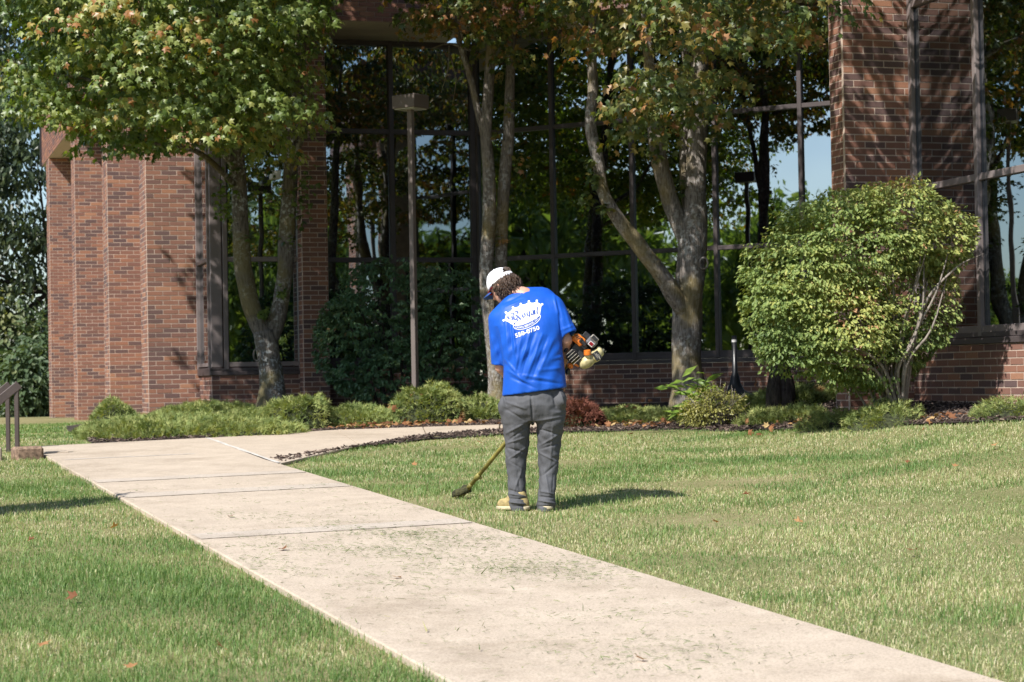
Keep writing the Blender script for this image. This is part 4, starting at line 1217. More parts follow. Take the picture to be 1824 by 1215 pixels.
# ---- unseen shrub-shaped stand-in outside the frame, added for the shadow on the left lawn
xs_, ys_ = -4.22, 14.0
bs = np.array([xs_, ys_, float(gz(xs_, ys_))])
shrub("shadow_stand_in", "shrub-shaped stand-in added outside the left edge to cast the shadow on the lawn", bs, [(bs + np.array([0, 0, 1.0]), (.27, .27, 1.0)), (bs + np.array([0, 0, .45]), (.28, .28, .45))], 4200, .07, M['darkbush'], 'oval', [([bs, bs + np.array([0, 0, 1.2])], [.03, .012])], 88, shell=.4, stem_mat=M['bark_dark'])

# ---- mulch chips and leaf litter in the bed
def scatter_bed(n, seed, ymax=26.5):
    r = np.random.default_rng(seed)
    p = np.column_stack([r.uniform(-5, 6.5, n), r.uniform(17.8, ymax, n)])
    ok = in_poly(p, bed_poly) & ~in_poly(p, cross_poly)
    return p[ok], r
p, r = scatter_bed(34000, 71, 25.5)
n = len(p)
h = np.column_stack([r.uniform(.012, .035, n), r.uniform(.004, .009, n), r.uniform(.002, .005, n)])
th_ = r.uniform(0, 6.283, n)
X = unit(np.column_stack([np.cos(th_), np.sin(th_), r.normal(0, .35, n)])); Y = unit(np.cross(np.array([0, 0, 1.0]) + r.normal(0, .3, (n, 3)), X)); Zx = np.cross(X, Y)
c = np.column_stack([p, gz(p[:, 0], p[:, 1]) + .03 + r.uniform(0, .015, n)])
V = c[:, None] + SG8[None, :, 0, None] * (X * h[:, :1])[:, None] + SG8[None, :, 1, None] * (Y * h[:, 1:2])[:, None] + SG8[None, :, 2, None] * (Zx * h[:, 2:])[:, None]
o = obj("mulch_chips", V.reshape(-1, 3), (BXF[None] + (np.arange(n) * 8)[:, None, None]).reshape(-1, 4), M['chip'])
o["kind"] = "stuff"; tag(o, "dark shredded bark mulch chips covering the planting bed", "mulch")
rl = np.random.default_rng(72)
Lp = []
for (x0, x1, y0, y1, d0, d1_, n) in ((560, 900, 735, 770, 23.7, 24.6, 130), (600, 700, 740, 768, 23.6, 24.3, 60), (400, 560, 770, 785, 22.6, 23.2, 40), (1060, 1200, 750, 768, 22.6, 23.4, 45), (1090, 1200, 735, 760, 23.2, 24.6, 40), (1330, 1500, 745, 760, 20.5, 22, 30), (1640, 1740, 745, 755, 19, 19.6, 20)):
    px = rl.uniform(x0, x1, n); d = rl.uniform(d0, d1_, n)
    x = np.array([P(a_, 750, b_)[0] for a_, b_ in zip(px, d)])
    Lp.append(np.column_stack([x, d, gz(x, d) + rl.uniform(.035, .09, n)]))
Lp = np.concatenate(Lp); ok = ~in_poly(Lp[:, :2], cross_poly); Lp = Lp[ok]
for (px, py, d) in ((725, 712, 24.85), (748, 706, 24.9), (790, 730, 24.8), (770, 745, 24.72), (700, 735, 24.7), (560, 735, 24.0), (600, 745, 24.4), (1105, 728, 24.1), (1125, 722, 24.2), (1152, 716, 24.2), (1350, 690, 24.4), (820, 735, 25)):
    Lp = np.vstack([Lp, P(px, py, d) + rl.normal(0, .03, (3, 3)) * np.array([1, .3, 1])])
n = len(Lp)
V, F, T = leaves(Lp, rdir(n, rl) * np.array([1, 1, .3]), unit(np.array([0, -.3, .8]) + rl.normal(0, .5, (n, 3))), rl.uniform(.07, .12, n), rl.uniform(.1, 1, n), 'maple')
o = obj("leaf_litter", V, F, M['litter'], tone=T); o["kind"] = "stuff"; tag(o, "fallen orange and tan maple leaves caught along the junipers", "leaves")

# ---- grass
def grass(name, label, region, seed, dens0, xr, yr, h0=.040, wk=.85):
    r = np.random.default_rng(seed)
    A_ = (xr[1] - xr[0]) * (yr[1] - yr[0])
    n = int(dens0 * A_)
    p = np.column_stack([r.uniform(*xr, n), r.uniform(*yr, n)])
    keep = r.uniform(0, 1, n) < np.clip((8.0 / p[:, 1]) ** 1.05, 0, 1)
    p = p[keep]
    px = proj(np.column_stack([p, gz(p[:, 0], p[:, 1])]))
    keep = (px[:, 0] > -200) & (px[:, 0] < 2024) & (px[:, 1] < 1330) & region(p)
    p = p[keep]; n = len(p)
    jit = r.normal(0, .014, (n, 2)) * (1 + 2.2 * np.clip(vnoise(p, 1.6, 31), 0, 1))[:, None] + (.022 * vnoise(p, 2.2, 33))[:, None]
    ok = ~(in_poly(p + jit, main_poly) | in_poly(p + jit, cross_poly) | in_poly(p + jit, bed_poly))
    p = p[ok]; n = len(p)
    dry = np.clip(.5 + .55 * vnoise(p, .16, 1) + .35 * vnoise(p, .5, 2) + .22 * vnoise(p, 1.3, 4), 0, 1)
    s_ = (p - sO) @ su; v_ = (p - sO) @ sn
    right = v_ > SW
    dedge = np.where(right, v_ - SW, -v_)
    dry = dry * np.where(right, 1.0, .80) + np.where(right, .10, 0) + .22 * np.exp(-(np.clip(dedge, 0, 9) / .35) ** 2) * (vnoise(p, .8, 6) > .1)
    dry += np.where(right, .10 + .34 * sstep(p[:, 0], .6, 2.6) * (1 - sstep(p[:, 1], 10, 19)), 0)
    dry -= .30 * np.exp(-(((p[:, 0] - .3) / 2.2) ** 2 + ((p[:, 1] - 17.5) / 2.6) ** 2))
    dry = np.clip(dry, 0, 1)
    dd = p[:, 1]
    k = 1 + .05 * (dd - 8)
    isdry = r.uniform(0, 1, n) < np.clip(dry * 1.15 - .17, .06, .78)
    tone = np.where(isdry, r.normal(.78, .11, n), r.normal(.30, .15, n) + .10 * vnoise(p, .35, 8) + .12 * dry)
    bright = (vnoise(p, .9, 12) > .75) & (p[:, 0] < -.8)
    tone = np.where(bright & ~isdry, tone + .14, tone)
    tone = np.clip(tone, 0, 1)
    hgt = h0 * r.uniform(.45, 1.25, n) * (1.15 + .35 * vnoise(p, .6, 9)) * np.where(isdry, .62, 1)
    hgt = np.clip(hgt, .015, .12)
    az = r.uniform(0, 6.283, n); lean = r.uniform(.1, .95, n) * np.where(isdry, 1.5, 1)
    dirx = np.column_stack([np.cos(az), np.sin(az)])
    w = .0019 * k * r.uniform(.7, 1.4, n) * wk
    az2 = az + np.pi / 2 + r.normal(0, .5, n)
    sx = np.column_stack([np.cos(az2), np.sin(az2), np.zeros(n)]) * w[:, None]
    b = np.column_stack([p, gz(p[:, 0], p[:, 1]) - .004])
    mid = b + np.column_stack([dirx * (hgt * lean * .35)[:, None], hgt * .62])
    tip = b + np.column_stack([dirx * (hgt * lean * 1.05)[:, None], hgt * (1.05 - .35 * lean)])
    V = np.stack([b - sx, b + sx, mid + sx * .8, mid - sx * .8, tip], 1).reshape(-1, 3)
    i0 = (np.arange(n) * 5)[:, None]
    F = [np.concatenate([i0 + np.array([[3, 2, 4]])]), np.concatenate([i0 + np.array([[0, 1, 2, 3]])])]
    o = obj(name, V, F, M['grass'], tone=np.repeat(tone, 5)); o["kind"] = "stuff"; tag(o, label, "grass")
    return n
NG = 0
NG += grass("lawn_grass", "mown lawn on the right with dry tan patches around the worker", lambda p: (p - sO) @ sn > SW - .05, 81, 5600, (-3.2, 8.2), (5.6, 23.2))
NG += grass("lawn_grass", "greener mown lawn in the left foreground beside the sidewalk", lambda p: (p - sO) @ sn < .05, 82, 5600, (-6.2, 1.0), (5.6, 21.5))
NG += grass("lawn_grass", "bright lawn strip between the steps and the brick wing", lambda p: (p[:, 1] > 21.3) & (p[:, 0] < -3.3), 83, 2600, (-11.5, -3), (21.2, 36), wk=1.3)

# ---- clippings on the sidewalk
rc = np.random.default_rng(91)
n = 26000
s_ = rc.uniform(-.5, 9.5, n); v_ = rc.uniform(.03, SW - .03, n)
dens = np.exp(-((s_ - 4.2) / 1.5) ** 2) * .8 + .10 + .55 * np.exp(-((s_ - .6) / .7) ** 2 - ((v_ - 1.25) / .45) ** 2)
pts = sO + s_[:, None] * su + v_[:, None] * sn
dens *= np.clip(.35 + .9 * vnoise(pts, .8, 14) + .6 * vnoise(pts * np.array([.5, 2.5]), 1.0, 15), 0.04, 1.4)
pts = [pts[rc.uniform(0, 1, n) < dens * .8]]
for (px, py, wx, wy, k) in ((740, 963, 45, 6, 420), (790, 985, 80, 12, 420), (905, 1025, 60, 8, 560), (850, 1010, 140, 26, 620), (985, 1030, 70, 12, 380), (1150, 1180, 110, 25, 600), (620, 985, 60, 12, 260), (700, 1000, 140, 36, 420), (1060, 1040, 60, 14, 200), (560, 935, 60, 10, 200), (860, 1120, 160, 40, 260)):
    for _ in range(k):
        dq = ray(px + rc.normal(0, wx), py + rc.normal(0, wy)); tq = EYE / (.0357 - dq[2]); pts.append((dq[:2] * tq)[None])
pts = np.concatenate(pts)
vv_ = (pts - sO) @ sn; pts = pts[(vv_ > .02) & (vv_ < SW - .02)]
n = len(pts)
c = np.column_stack([pts, gz(pts[:, 0], pts[:, 1]) + .0385 + rc.uniform(0, .006, n)])
dirn = rdir(n, rc) * np.array([1, .6, .12])
tv = rc.uniform(.012, .042, n) * np.where(rc.uniform(0, 1, n) > .93, 1.6, 1)
V, F, T = leaves(c, dirn, unit(np.array([0, 0, 1.0]) + rc.normal(0, .25, (n, 3))), tv, np.clip(rc.normal(.28, .22, n), 0, 1), 'sliver')
o = obj("grass_clippings", V, F, M['clipping'], tone=T); o["kind"] = "stuff"; tag(o, "loose green grass clippings strewn over the sidewalk", "clippings")

# ---- single fallen leaves
leafV, leafF = leaf_tpl('maple')
def curl(seed):
    r = np.random.default_rng(seed); V = leafV.copy(); rr = np.linalg.norm(V[:, :2], axis=1)
    V[:, 2] = r.uniform(.3, .8) * rr ** 2 * np.cos(np.arctan2(V[:, 1], V[:, 0]) * 2 + r.uniform(0, 6)) + .25 * rr
    return mesh_data("fallen_leaf", V * .085, leafF, M['litter'], tone=np.full(len(V), r.uniform(.15, .8)))
leaf_me = [curl(k) for k in range(5)]
LEAF_LABELS = ["brown leaf in the left lawn nearest the far end of its sidewalk edge", "orange leaf in the left lawn just below the long shadow", "orange-brown leaf in the middle of the left lawn", "orange leaf low at the left edge of the left lawn",
    "orange leaf at the very bottom of the left lawn", "tan leaf at the bottom of the left lawn closest to the sidewalk", "orange leaf in the right lawn just beyond the tip of the worker's shadow", "orange leaf in the upper right lawn below the rounded shrub's right half",
    "orange leaf in the right lawn below the bare mulch patch", "small orange leaf in the right lawn a little below the worker's shadow", "rightmost brown leaf high on the right lawn", "brown leaf at the bed edge below the rusty juniper mound",
    "dark leaf at the lawn's top edge right of the reddish dead clump", "tan leaf in the grass just left of the worker's knee", "dark leaf in the lawn near the corner of the two paths", "tan leaf in the middle of the right lawn", "lowest reddish leaf in the right lawn"]
for k, (px, py, where) in enumerate(((407, 931, 'w'), (505, 992, 'w'), (710, 1043, 'w'), (1148, 1195, 'w'), (203, 953, 'l'), (52, 978, 'l'), (138, 1078, 'l'), (73, 1167, 'l'), (237, 1211, 'l'), (404, 1178, 'l'), (1324, 893, 'r'), (1612, 832, 'r'), (1703, 842, 'r'), (1281, 944, 'r'), (1765, 803, 'r'), (1640, 777, 'r'), (1120, 782, 'r'), (856, 797, 'r'), (735, 838, 'r'), (1425, 944, 'r'), (1630, 995, 'r'))):
    g = ground_at(px, py)
    o = bpy.data.objects.new("fallen_leaf", leaf_me[k % 5])
    o.location = (g[0], g[1], g[2] + (.045 if where == 'w' else .05))
    o.rotation_euler = (random.uniform(-.4, .4), random.uniform(-.4, .4), random.uniform(0, 6.28))
    s_ = random.uniform(.8, 1.2); o.scale = (s_, s_, s_)
    link(o)
    if where == 'w':
        tag(o, ("dark curled leaf on the sidewalk before the far grey patch strip", "small curled tan leaf on the sidewalk near its left edge", "upright brown curled leaf in the middle of the sidewalk", "small reddish leaf on the sidewalk at the bottom of the picture")[k], "fallen leaf")
    else:
        tag(o, LEAF_LABELS[k - 4], "fallen leaf", "fallen leaves in the %s lawn" % ("left" if where == 'l' else "right"))

# ================================================================== WORKER
def surfnet(f, lo, hi, h):
    """naive surface nets of an implicit function on a grid"""
    lo = np.asarray(lo, float); hi = np.asarray(hi, float)
    n = np.ceil((hi - lo) / h).astype(int) + 1
    ax = [lo[k] + h * np.arange(n[k]) for k in range(3)]
    X, Y, Zg = np.meshgrid(*ax, indexing='ij')
    v = f(np.stack([X, Y, Zg], -1).reshape(-1, 3)).reshape(n)
    ins = v < 0
    cnt = np.zeros(n - 1, int); acc = np.zeros((*(n - 1), 3))
    cell = [slice(0, -1)] * 3
    def sl(o): return tuple(slice(o[k], n[k] - 1 + o[k]) for k in range(3))
    for axd in range(3):
        o1, o2 = [k for k in range(3) if k != axd]
        for a in (0, 1):
            for b in (0, 1):
                c0 = [0, 0, 0]; c0[o1] = a; c0[o2] = b
                c1 = list(c0); c1[axd] = 1
                v0, v1 = v[sl(c0)], v[sl(c1)]
                cr = (v0 < 0) != (v1 < 0)
                t = np.where(cr, v0 / np.where(cr, v0 - v1, 1), 0)
                pos = np.zeros((*(n - 1), 3)); pos[..., o1] = a; pos[..., o2] = b; pos[..., axd] = t
                acc += np.where(cr[..., None], pos, 0); cnt += cr
    act = cnt > 0
    idx = -np.ones(n - 1, int); idx[act] = np.arange(act.sum())
    ijk = np.stack(np.meshgrid(*[np.arange(k - 1) for k in n], indexing='ij'), -1)
    V = lo + h * (ijk[act] + acc[act] / cnt[act][:, None])
    Fq = []
    for axd in range(3):
        o1, o2 = [(1, 2), (2, 0), (0, 1)][axd]
        s0 = [slice(None)] * 3; s1 = [slice(None)] * 3
        s0[axd] = slice(0, -1); s1[axd] = slice(1, None)
        a, b = ins[tuple(s0)], ins[tuple(s1)]
        e = np.argwhere(a != b)
        e = e[(e[:, o1] > 0) & (e[:, o2] > 0) & (e[:, o1] < n[o1] - 1) & (e[:, o2] < n[o2] - 1)]
        if not len(e): continue
        d1 = np.zeros(3, int); d1[o1] = 1; d2 = np.zeros(3, int); d2[o2] = 1
        g = lambda q: idx[q[:, 0], q[:, 1], q[:, 2]]
        q = np.stack([g(e - d1 - d2), g(e - d2), g(e), g(e - d1)], 1)
        fl = a[e[:, 0], e[:, 1], e[:, 2]]
        q = np.where(fl[:, None], q, q[:, ::-1])
        Fq.append(q)
    return V, np.concatenate(Fq)
def relax(V, F, it=2, k=.5):
    E_ = np.concatenate([F[:, [0, 1]], F[:, [1, 2]], F[:, [2, 3]], F[:, [3, 0]]])
    E_ = np.concatenate([E_, E_[:, ::-1]])
    deg = np.bincount(E_[:, 0], minlength=len(V))[:, None]
    for _ in range(it):
        S = np.zeros_like(V); np.add.at(S, E_[:, 0], V[E_[:, 1]])
        V = V * (1 - k) + k * S / np.maximum(deg, 1)
    return V
def vnormals(V, F):
    n = np.cross(V[F[:, 2]] - V[F[:, 0]], V[F[:, 3]] - V[F[:, 1]])
    N = np.zeros_like(V)
    for k in range(4): np.add.at(N, F[:, k], n)
    return unit(N)
def cap(p, a, b, ra, rb):
    a = np.asarray(a, float); b = np.asarray(b, float); d = b - a
    t = np.clip((p - a) @ d / (d @ d), 0, 1)
    return np.linalg.norm(p - a - t[:, None] * d, axis=1) - (ra + (rb - ra) * t)
def ellip(p, c, A, r):
    q = (p - c) @ np.asarray(A, float).T / np.asarray(r, float)
    k = np.linalg.norm(q, axis=1)
    k1 = np.linalg.norm(q / np.asarray(r, float), axis=1) + 1e-9
    return k * (k - 1) / k1
def smin(a, b, k):
    h = np.clip(.5 + .5 * (b - a) / k, 0, 1)
    return b * (1 - h) + a * h - k * h * (1 - h)
DM = 13.9
def loft(table, ex=2.0):
    """rows (py, x-left, x-right, depth, half-depth) read off the photograph -> implicit tube round z"""
    rows = []
    for py, xl, xr, d, ry in table:
        a, b = P(xl, py, d), P(xr, py, d)
        rows.append(((a[2] + b[2]) / 2, (a[0] + b[0]) / 2, d, (b[0] - a[0]) / 2, ry))
    rows = np.array(sorted(rows))
    def f(p):
        z = p[:, 2]
        cx, cy, rx, ry = [np.interp(z, rows[:, 0], rows[:, k]) for k in (1, 2, 3, 4)]
        q = (np.abs((p[:, 0] - cx) / rx) ** ex + np.abs((p[:, 1] - cy) / ry) ** ex) ** (1 / ex)
        s = (q - 1) * np.minimum(rx, ry)
        return np.maximum(s, np.maximum(rows[0, 0] - z, z - rows[-1, 0]))
    return f
def folds(V, N, lines):
    """ridges and creases of cloth: (x0,y0,x1,y1,width px,height m), laid on the surface facing the viewer side"""
    px = proj(V)
    face = np.clip(-N[:, 1] * 1.6, 0, 1)
    disp = np.zeros(len(V))
    for (x0, y0, x1, y1, w, amp) in lines:
        a = np.array([x0, y0]); d = np.array([x1 - x0, y1 - y0], float); L2 = d @ d
        t = (px - a) @ d / L2; tc = np.clip(t, 0, 1)
        dist = np.linalg.norm(px - a - tc[:, None] * d, axis=1)
        disp += amp * np.exp(-(dist / w) ** 2) * (.35 + .65 * np.sin(np.pi * np.clip(tc, .02, .98)))
    return V + N * (disp * face)[:, None]

man_base = ground_at(945, 910)
man = thing("person", "worker in bright blue t-shirt, grey trousers and white cap trimming the lawn edge", "person", tuple(man_base))
# ---- cloth and skin materials
def cloth(name, c, rough, bscale, bstr, sheen=.0, var=.08):
    t = NT(name).set(rough, 0, .25)
    nz = t.noise(9, 5)
    t.base(t.ramp(nz, [(.3, tuple(x * (1 - var) for x in c)), (.7, tuple(min(1, x * (1 + var)) for x in c))]).outputs[0])
    mp = t.n("Mapping"); mp.inputs["Scale"].default_value = (1, 1, .4); mp.inputs["Rotation"].default_value = (0, .5, 0)
    t.l(t.coord(), mp.inputs["Vector"])
    t.bump(t.noise(bscale, 3, .5, mp.outputs[0]), bstr, .012)
    return t.m
M['shirt'] = cloth("blue_jersey", (.009, .084, .45), .48, 16, .35)
M['trouser'] = cloth("grey_trouser", (.088, .089, .096), .75, 26, .6, var=.16)
M['skin'] = plain("skin", (.56, .30, .21), .5, var=.10, scale=25)
M['hair'] = plain("brown_hair", (.085, .050, .032), .45, var=.5, scale=60, spec=.5)
M['capwhite'] = plain("white_cap_cloth", (.82, .82, .85), .75, var=.03, bump=.3, bscale=300)
M['capblue'] = plain("blue_brim", (.02, .07, .26), .6)
M['shoe'] = plain("tan_shoe", (.36, .275, .12), .85, var=.3, scale=30)
M['sole'] = plain("shoe_sole", (.50, .43, .28), .7, var=.15, scale=30)
M['shoedark'] = plain("dark_shoe", (.05, .05, .045), .8, var=.2)
M['shades'] = plain("red_sunglasses", (.20, .008, .015), .15)
M['print'] = plain("white_print", (.82, .83, .88), .5, var=.02)
M['printblue'] = plain("navy_print", (.010, .055, .30), .5, var=.05)
M['orange'] = plain("orange_housing", (.72, .19, .022), .42, var=.28, scale=45, spec=.4)
M['engine'] = plain("black_engine", (.022, .022, .024), .4, var=.4, scale=40, spec=.5)
M['greyplastic'] = plain("grey_plastic", (.13, .13, .14), .5, var=.3, scale=40)
M['alu'] = plain("dirty_alloy", (.33, .30, .25), .5, .4, var=.3, scale=60)
M['tank'] = plain("cream_tank", (.50, .43, .22), .4, var=.30, scale=32, spec=.5)
M['shaft'] = plain("grass_stained_shaft", (.23, .20, .050), .6, var=.35, scale=18, bump=.3, bscale=200)
M['headgunk'] = plain("dirty_trimmer_head", (.060, .058, .022), .9, var=.5, scale=40, bump=.8, bscale=90, bdist=.01)

# ---- body (skin): head, neck, arms and hands as one surface
HC = P(896, 509, DM + .17)
hup = unit(np.array([-.46, .30, .83])); hf = unit(np.array([-.70, .50, -.50])); hf = unit(hf - hup * (hf @ hup)); hr = np.cross(hf, hup)
HA = np.array([hr, hf, hup])
neckb = P(935, 528, DM + .10)
shR = P(984, 556, DM + .06); elR = P(1009, 606, DM + .03); haR = P(998, 666, DM + .23)
shL = P(896, 576, DM + .08); elL = P(892, 654, DM + .11); haL = P(930, 694, DM + .33)
S_a = P(1030, 632, DM + .10); S_b = P(822, 884, 14.83)                  # trimmer shaft ends
def on_shaft(px):
    t = (1030 - px) / 208.0; return S_a + (S_b - S_a) * t
gripR = on_shaft(996); sd = unit(S_b - S_a)
gripL = on_shaft(930) + np.array([-.02, 0, .10])
def hand_sdf(p, wrist, grip, axis):
    d = unit(grip - wrist)
    side = unit(np.cross(d, axis)); 
    s = ellip(p, wrist + d * .045, np.array([axis, side, d]), (.042, .020, .055))
    for k, (o, ln) in enumerate(((-.030, .040), (-.010, .045), (.011, .043), (.030, .034))):
        a0 = wrist + d * .085 + axis * o
        a1 = a0 + d * .026 + side * .014
        a2 = a1 - d * .006 + side * ln
        a3 = a2 - d * .030 + side * .004
        s = smin(s, cap(p, a0, a1, .0098, .0092), .006); s = np.minimum(s, cap(p, a1, a2, .0092, .0085)); s = np.minimum(s, cap(p, a2, a3, .0085, .0075))
    t0 = wrist + d * .03 + axis * -.036; t1 = t0 + d * .03 + axis * -.018 + side * .012; t2 = t1 + d * .02 + side * .03 + axis * .01
    s = smin(s, cap(p, t0, t1, .0135, .011), .008); s = np.minimum(s, cap(p, t1, t2, .011, .009))
    return s
wrR = haR; wrL = haL
def skin_sdf(p):
    s = ellip(p, HC + hup * .010, HA, (.077, .096, .098))
    s = smin(s, ellip(p, HC + hf * .035 - hup * .062, HA, (.056, .060, .062)), .03)           # jaw
    s = smin(s, cap(p, HC + hf * .098 - hup * .008, HC + hf * .112 - hup * .034, .010, .014), .012)   # nose
    s = smin(s, ellip(p, HC + hf * .086 - hup * .062, HA, (.026, .012, .010)), .012)           # lips
    for e in (-1, 1):
        s = smin(s, ellip(p, HC + hr * .078 * e - hf * .008 - hup * .012, HA, (.012, .024, .032)), .008)  # ears
        s = np.maximum(s, -ellip(p, HC + hr * .031 * e + hf * .098 + hup * .010, HA, (.017, .012, .011)))   # eye sockets
    s = smin(s, cap(p, HC - hup * .05 - hf * .02, neckb, .056, .064), .03)
    for a, b, c, w in ((shR, elR, wrR, 1), (shL, elL, wrL, -1)):
        s = smin(s, cap(p, a, b, .045, .038), .01); s = smin(s, cap(p, b, b + (c - b) * .35, .038, .039), .02); s = smin(s, cap(p, b + (c - b) * .35, c, .039, .027), .02)
    s = smin(s, cap(p, shR, neckb, .040, .05), .02); s = smin(s, cap(p, neckb, shL, .05, .040), .02)
    s = smin(s, hand_sdf(p, wrR, gripR, sd), .012)
    s = smin(s, hand_sdf(p, wrL, gripL, unit(np.array([1, .2, .1]))), .012)
    return s
bl_ = np.minimum.reduce([HC - .17, gripR - .15, gripL - .15, elL - .1, elR - .12, shL - .1]); bh_ = np.maximum.reduce([HC + .17, elR + .1, gripL + .15, gripR + .15, shR + .1])
V, F = surfnet(skin_sdf, bl_, bh_, .0065)
V = relax(V, F, 2, .4)
obj("body", V, F, M['skin'], man, True)

# ---- t-shirt
torso = [(511.5, 938, 966, DM + .15, .030), (514, 926, 976, DM + .14, .055), (520, 914, 984, DM + .125, .082), (530, 899, 994, DM + .11, .108), (545, 884, 1002, DM + .085, .125), (560, 880, 1006, DM + .06, .135), (580, 880, 1004, DM + .035, .142), (600, 886, 1001, DM + .015, .146), (625, 892, 1002, DM, .148), (650, 897, 1005, DM - .005, .146), (680, 896, 1008, DM - .01, .145), (712, 894, 1011, DM - .01, .146)]
tl = loft(torso, 2.35)
hemn = unit(np.array([.115, 0, -1.0])); hemp = P(952, 698, DM)
slR0, slR1 = P(986, 548, DM + .06), P(1012, 597, DM + .02)
slL0, slL1 = P(889, 570, DM + .075), P(889, 650, DM + .10)
def sleeve(p, a, b, ra, rb, k_end):
    d = unit(b - a)
    s = cap(p, a, b + d * .1, ra, rb)
    return np.maximum(s, (p - b) @ d), d
def shirt_sdf(p):
    s = tl(p)
    r_, dR = sleeve(p, slR0, slR1, .074, .070, 0)
    l_, dL = sleeve(p, slL0, slL1, .078, .048, 0)
    s = smin(s, r_, .035); s = smin(s, l_, .030)
    s = np.maximum(s, (p - hemp) @ hemn)
    # hollow sleeve mouths, neck opening and hem
    s = np.maximum(s, -np.maximum(cap(p, slR1 - dR * .03, slR1 + dR * .1, .052, .060), -1))
    s = np.maximum(s, -cap(p, slL1 - dL * .03, slL1 + dL * .1, .038, .042))
    s = np.maximum(s, -cap(p, neckb + (neckb - HC) * .05, HC, .057, .062))
    return s
lo_ = np.minimum.reduce([P(862, 720, DM - .2), P(862, 505, DM - .2)]); hi_ = np.maximum.reduce([P(1035, 505, DM + .32), P(1035, 720, DM + .32)])
V, F = surfnet(shirt_sdf, lo_, hi_, .0068)
V = relax(V, F, 3, .5); N = vnormals(V, F)
shirt_lines = [(900, 560, 906, 640, 2.6, .006), (907, 556, 913, 632, 2.2, -.006), (912, 570, 921, 655, 2.4, .007), (928, 600, 918, 668, 2.6, .006), (946, 588, 924, 662, 2.4, .008), (953, 592, 930, 668, 2.2, -.007), (966, 596, 938, 672, 2.6, .008), (975, 600, 948, 676, 2.4, -.006), (985, 606, 958, 668, 3, .006),
    (905, 660, 940, 682, 2.4, .006), (910, 672, 955, 692, 2.2, -.006), (925, 668, 985, 676, 2.6, .005), (940, 676, 1000, 684, 2.2, -.005), (960, 660, 1003, 655, 3, .005), (900, 640, 930, 676, 2.2, .007), (985, 640, 1004, 634, 3, .005),
    (896, 540, 930, 524, 2.4, -.008), (893, 532, 925, 520, 2.0, .006), (900, 548, 940, 532, 2.2, .004), (990, 530, 1000, 566, 2.2, -.006), (996, 560, 1003, 612, 2.4, -.010), (986, 522, 994, 560, 2.2, .005), (1006, 552, 1018, 590, 2.4, .005), (1000, 588, 1020, 580, 2.2, .005),
    (884, 585, 896, 640, 2.6, -.010), (872, 580, 884, 640, 2.4, .005), (878, 600, 890, 648, 2.0, .005), (893, 600, 898, 660, 2.2, .006)]
V = folds(V, N, [(a, b, c, d, w, amp * 1.25) for a, b, c, d, w, amp in shirt_lines])
N = vnormals(V, F)
px_ = proj(V)
V = V + N * (.0030 * np.sin((px_[:, 0] * .55 + px_[:, 1] * .33) * .42 + 2 * np.sin(px_[:, 1] * .05)) * np.clip(-N[:, 1], 0, 1) * sstep(px_[:, 1], 560, 620))[:, None]
shirt = obj("t_shirt", V, F, M['shirt'], man, True)
_ORG[shirt.name] = parent_origin(man)
bvh = BVHTree.FromPolygons([Vector(v) for v in V], [tuple(int(i) for i in q) for q in F])
# hem band
def hit(px, py, lift):
    d = ray(px, py); d = d / np.linalg.norm(d)
    h_ = bvh.ray_cast(Vector(EYEV), Vector(d), 40)
    if h_[0] is None: return P(px, py, DM - .12)
    nn = np.array(h_[1]); nn = nn if nn @ d < 0 else -nn
    return np.array(h_[0]) + nn * lift * .4 - d * lift * .8
# ---- printing on the back (surveyed on a 12.15x enlargement of the shirt)
def cp(x, y): return (890 + x / 12.15, 520 + y / 12.15)
def decal(name, polys, mat, lift):
    """polys: list of (points, triangles) in enlargement pixels, wrapped on the cloth"""
    Vs, Fs, n = [], [], 0
    for k, (pts, tris) in enumerate(polys):
        Vs += [hit(*cp(x, y), lift + .00003 * k) for x, y in pts]
        Fs += [(a + n, b + n, c + n) for a, b, c in tris]; n += len(pts)
    return obj(name, np.array(Vs), np.array(Fs), mat, shirt)
def fill(poly, step=28):
    """triangulate an outline with inner grid cuts so it can follow the cloth"""
    import bmesh
    bm = bmesh.new()
    bm.faces.new([bm.verts.new((x, y, 0)) for x, y in poly])
    xs = [q[0] for q in poly]; ys = [q[1] for q in poly]
    for v in np.arange(min(xs), max(xs), step):
        bmesh.ops.bisect_plane(bm, geom=bm.verts[:] + bm.edges[:] + bm.faces[:], plane_co=(v, 0, 0), plane_no=(1, 0, 0))
    for v in np.arange(min(ys), max(ys), step):
        bmesh.ops.bisect_plane(bm, geom=bm.verts[:] + bm.edges[:] + bm.faces[:], plane_co=(0, v, 0), plane_no=(0, 1, 0))
    bmesh.ops.triangulate(bm, faces=bm.faces[:])
    bm.verts.index_update()
    pts = [(v.co.x, v.co.y) for v in bm.verts]; tr = [tuple(v.index for v in f.verts) for f in bm.faces]
    bm.free()
    # wind towards the viewer
    out = []
    for a, b, c in tr:
        s = (pts[b][0] - pts[a][0]) * (pts[c][1] - pts[a][1]) - (pts[b][1] - pts[a][1]) * (pts[c][0] - pts[a][0])
        out.append((a, b, c) if s < 0 else (a, c, b))
    return pts, out
def disc(x, y, r, n=12): return [(x + r * math.cos(k * 6.2832 / n), y + r * math.sin(k * 6.2832 / n)) for k in range(n)]
crown_out = [(104, 618), (122, 560), (138, 500), (146, 462), (205, 440), (250, 405), (278, 365), (292, 346), (350, 342), (405, 318), (440, 290), (458, 270), (505, 275), (560, 264), (605, 238), (634, 215), (672, 236), (725, 240), (772, 222), (803, 204), (832, 234), (872, 258), (915, 276), (900, 325), (886, 390), (878, 450), (868, 500), (800, 552), (700, 612), (600, 662), (480, 706), (380, 724), (298, 724), (245, 690), (180, 650)]
decal("crown_print", [fill(crown_out)], M['print'], .0022)
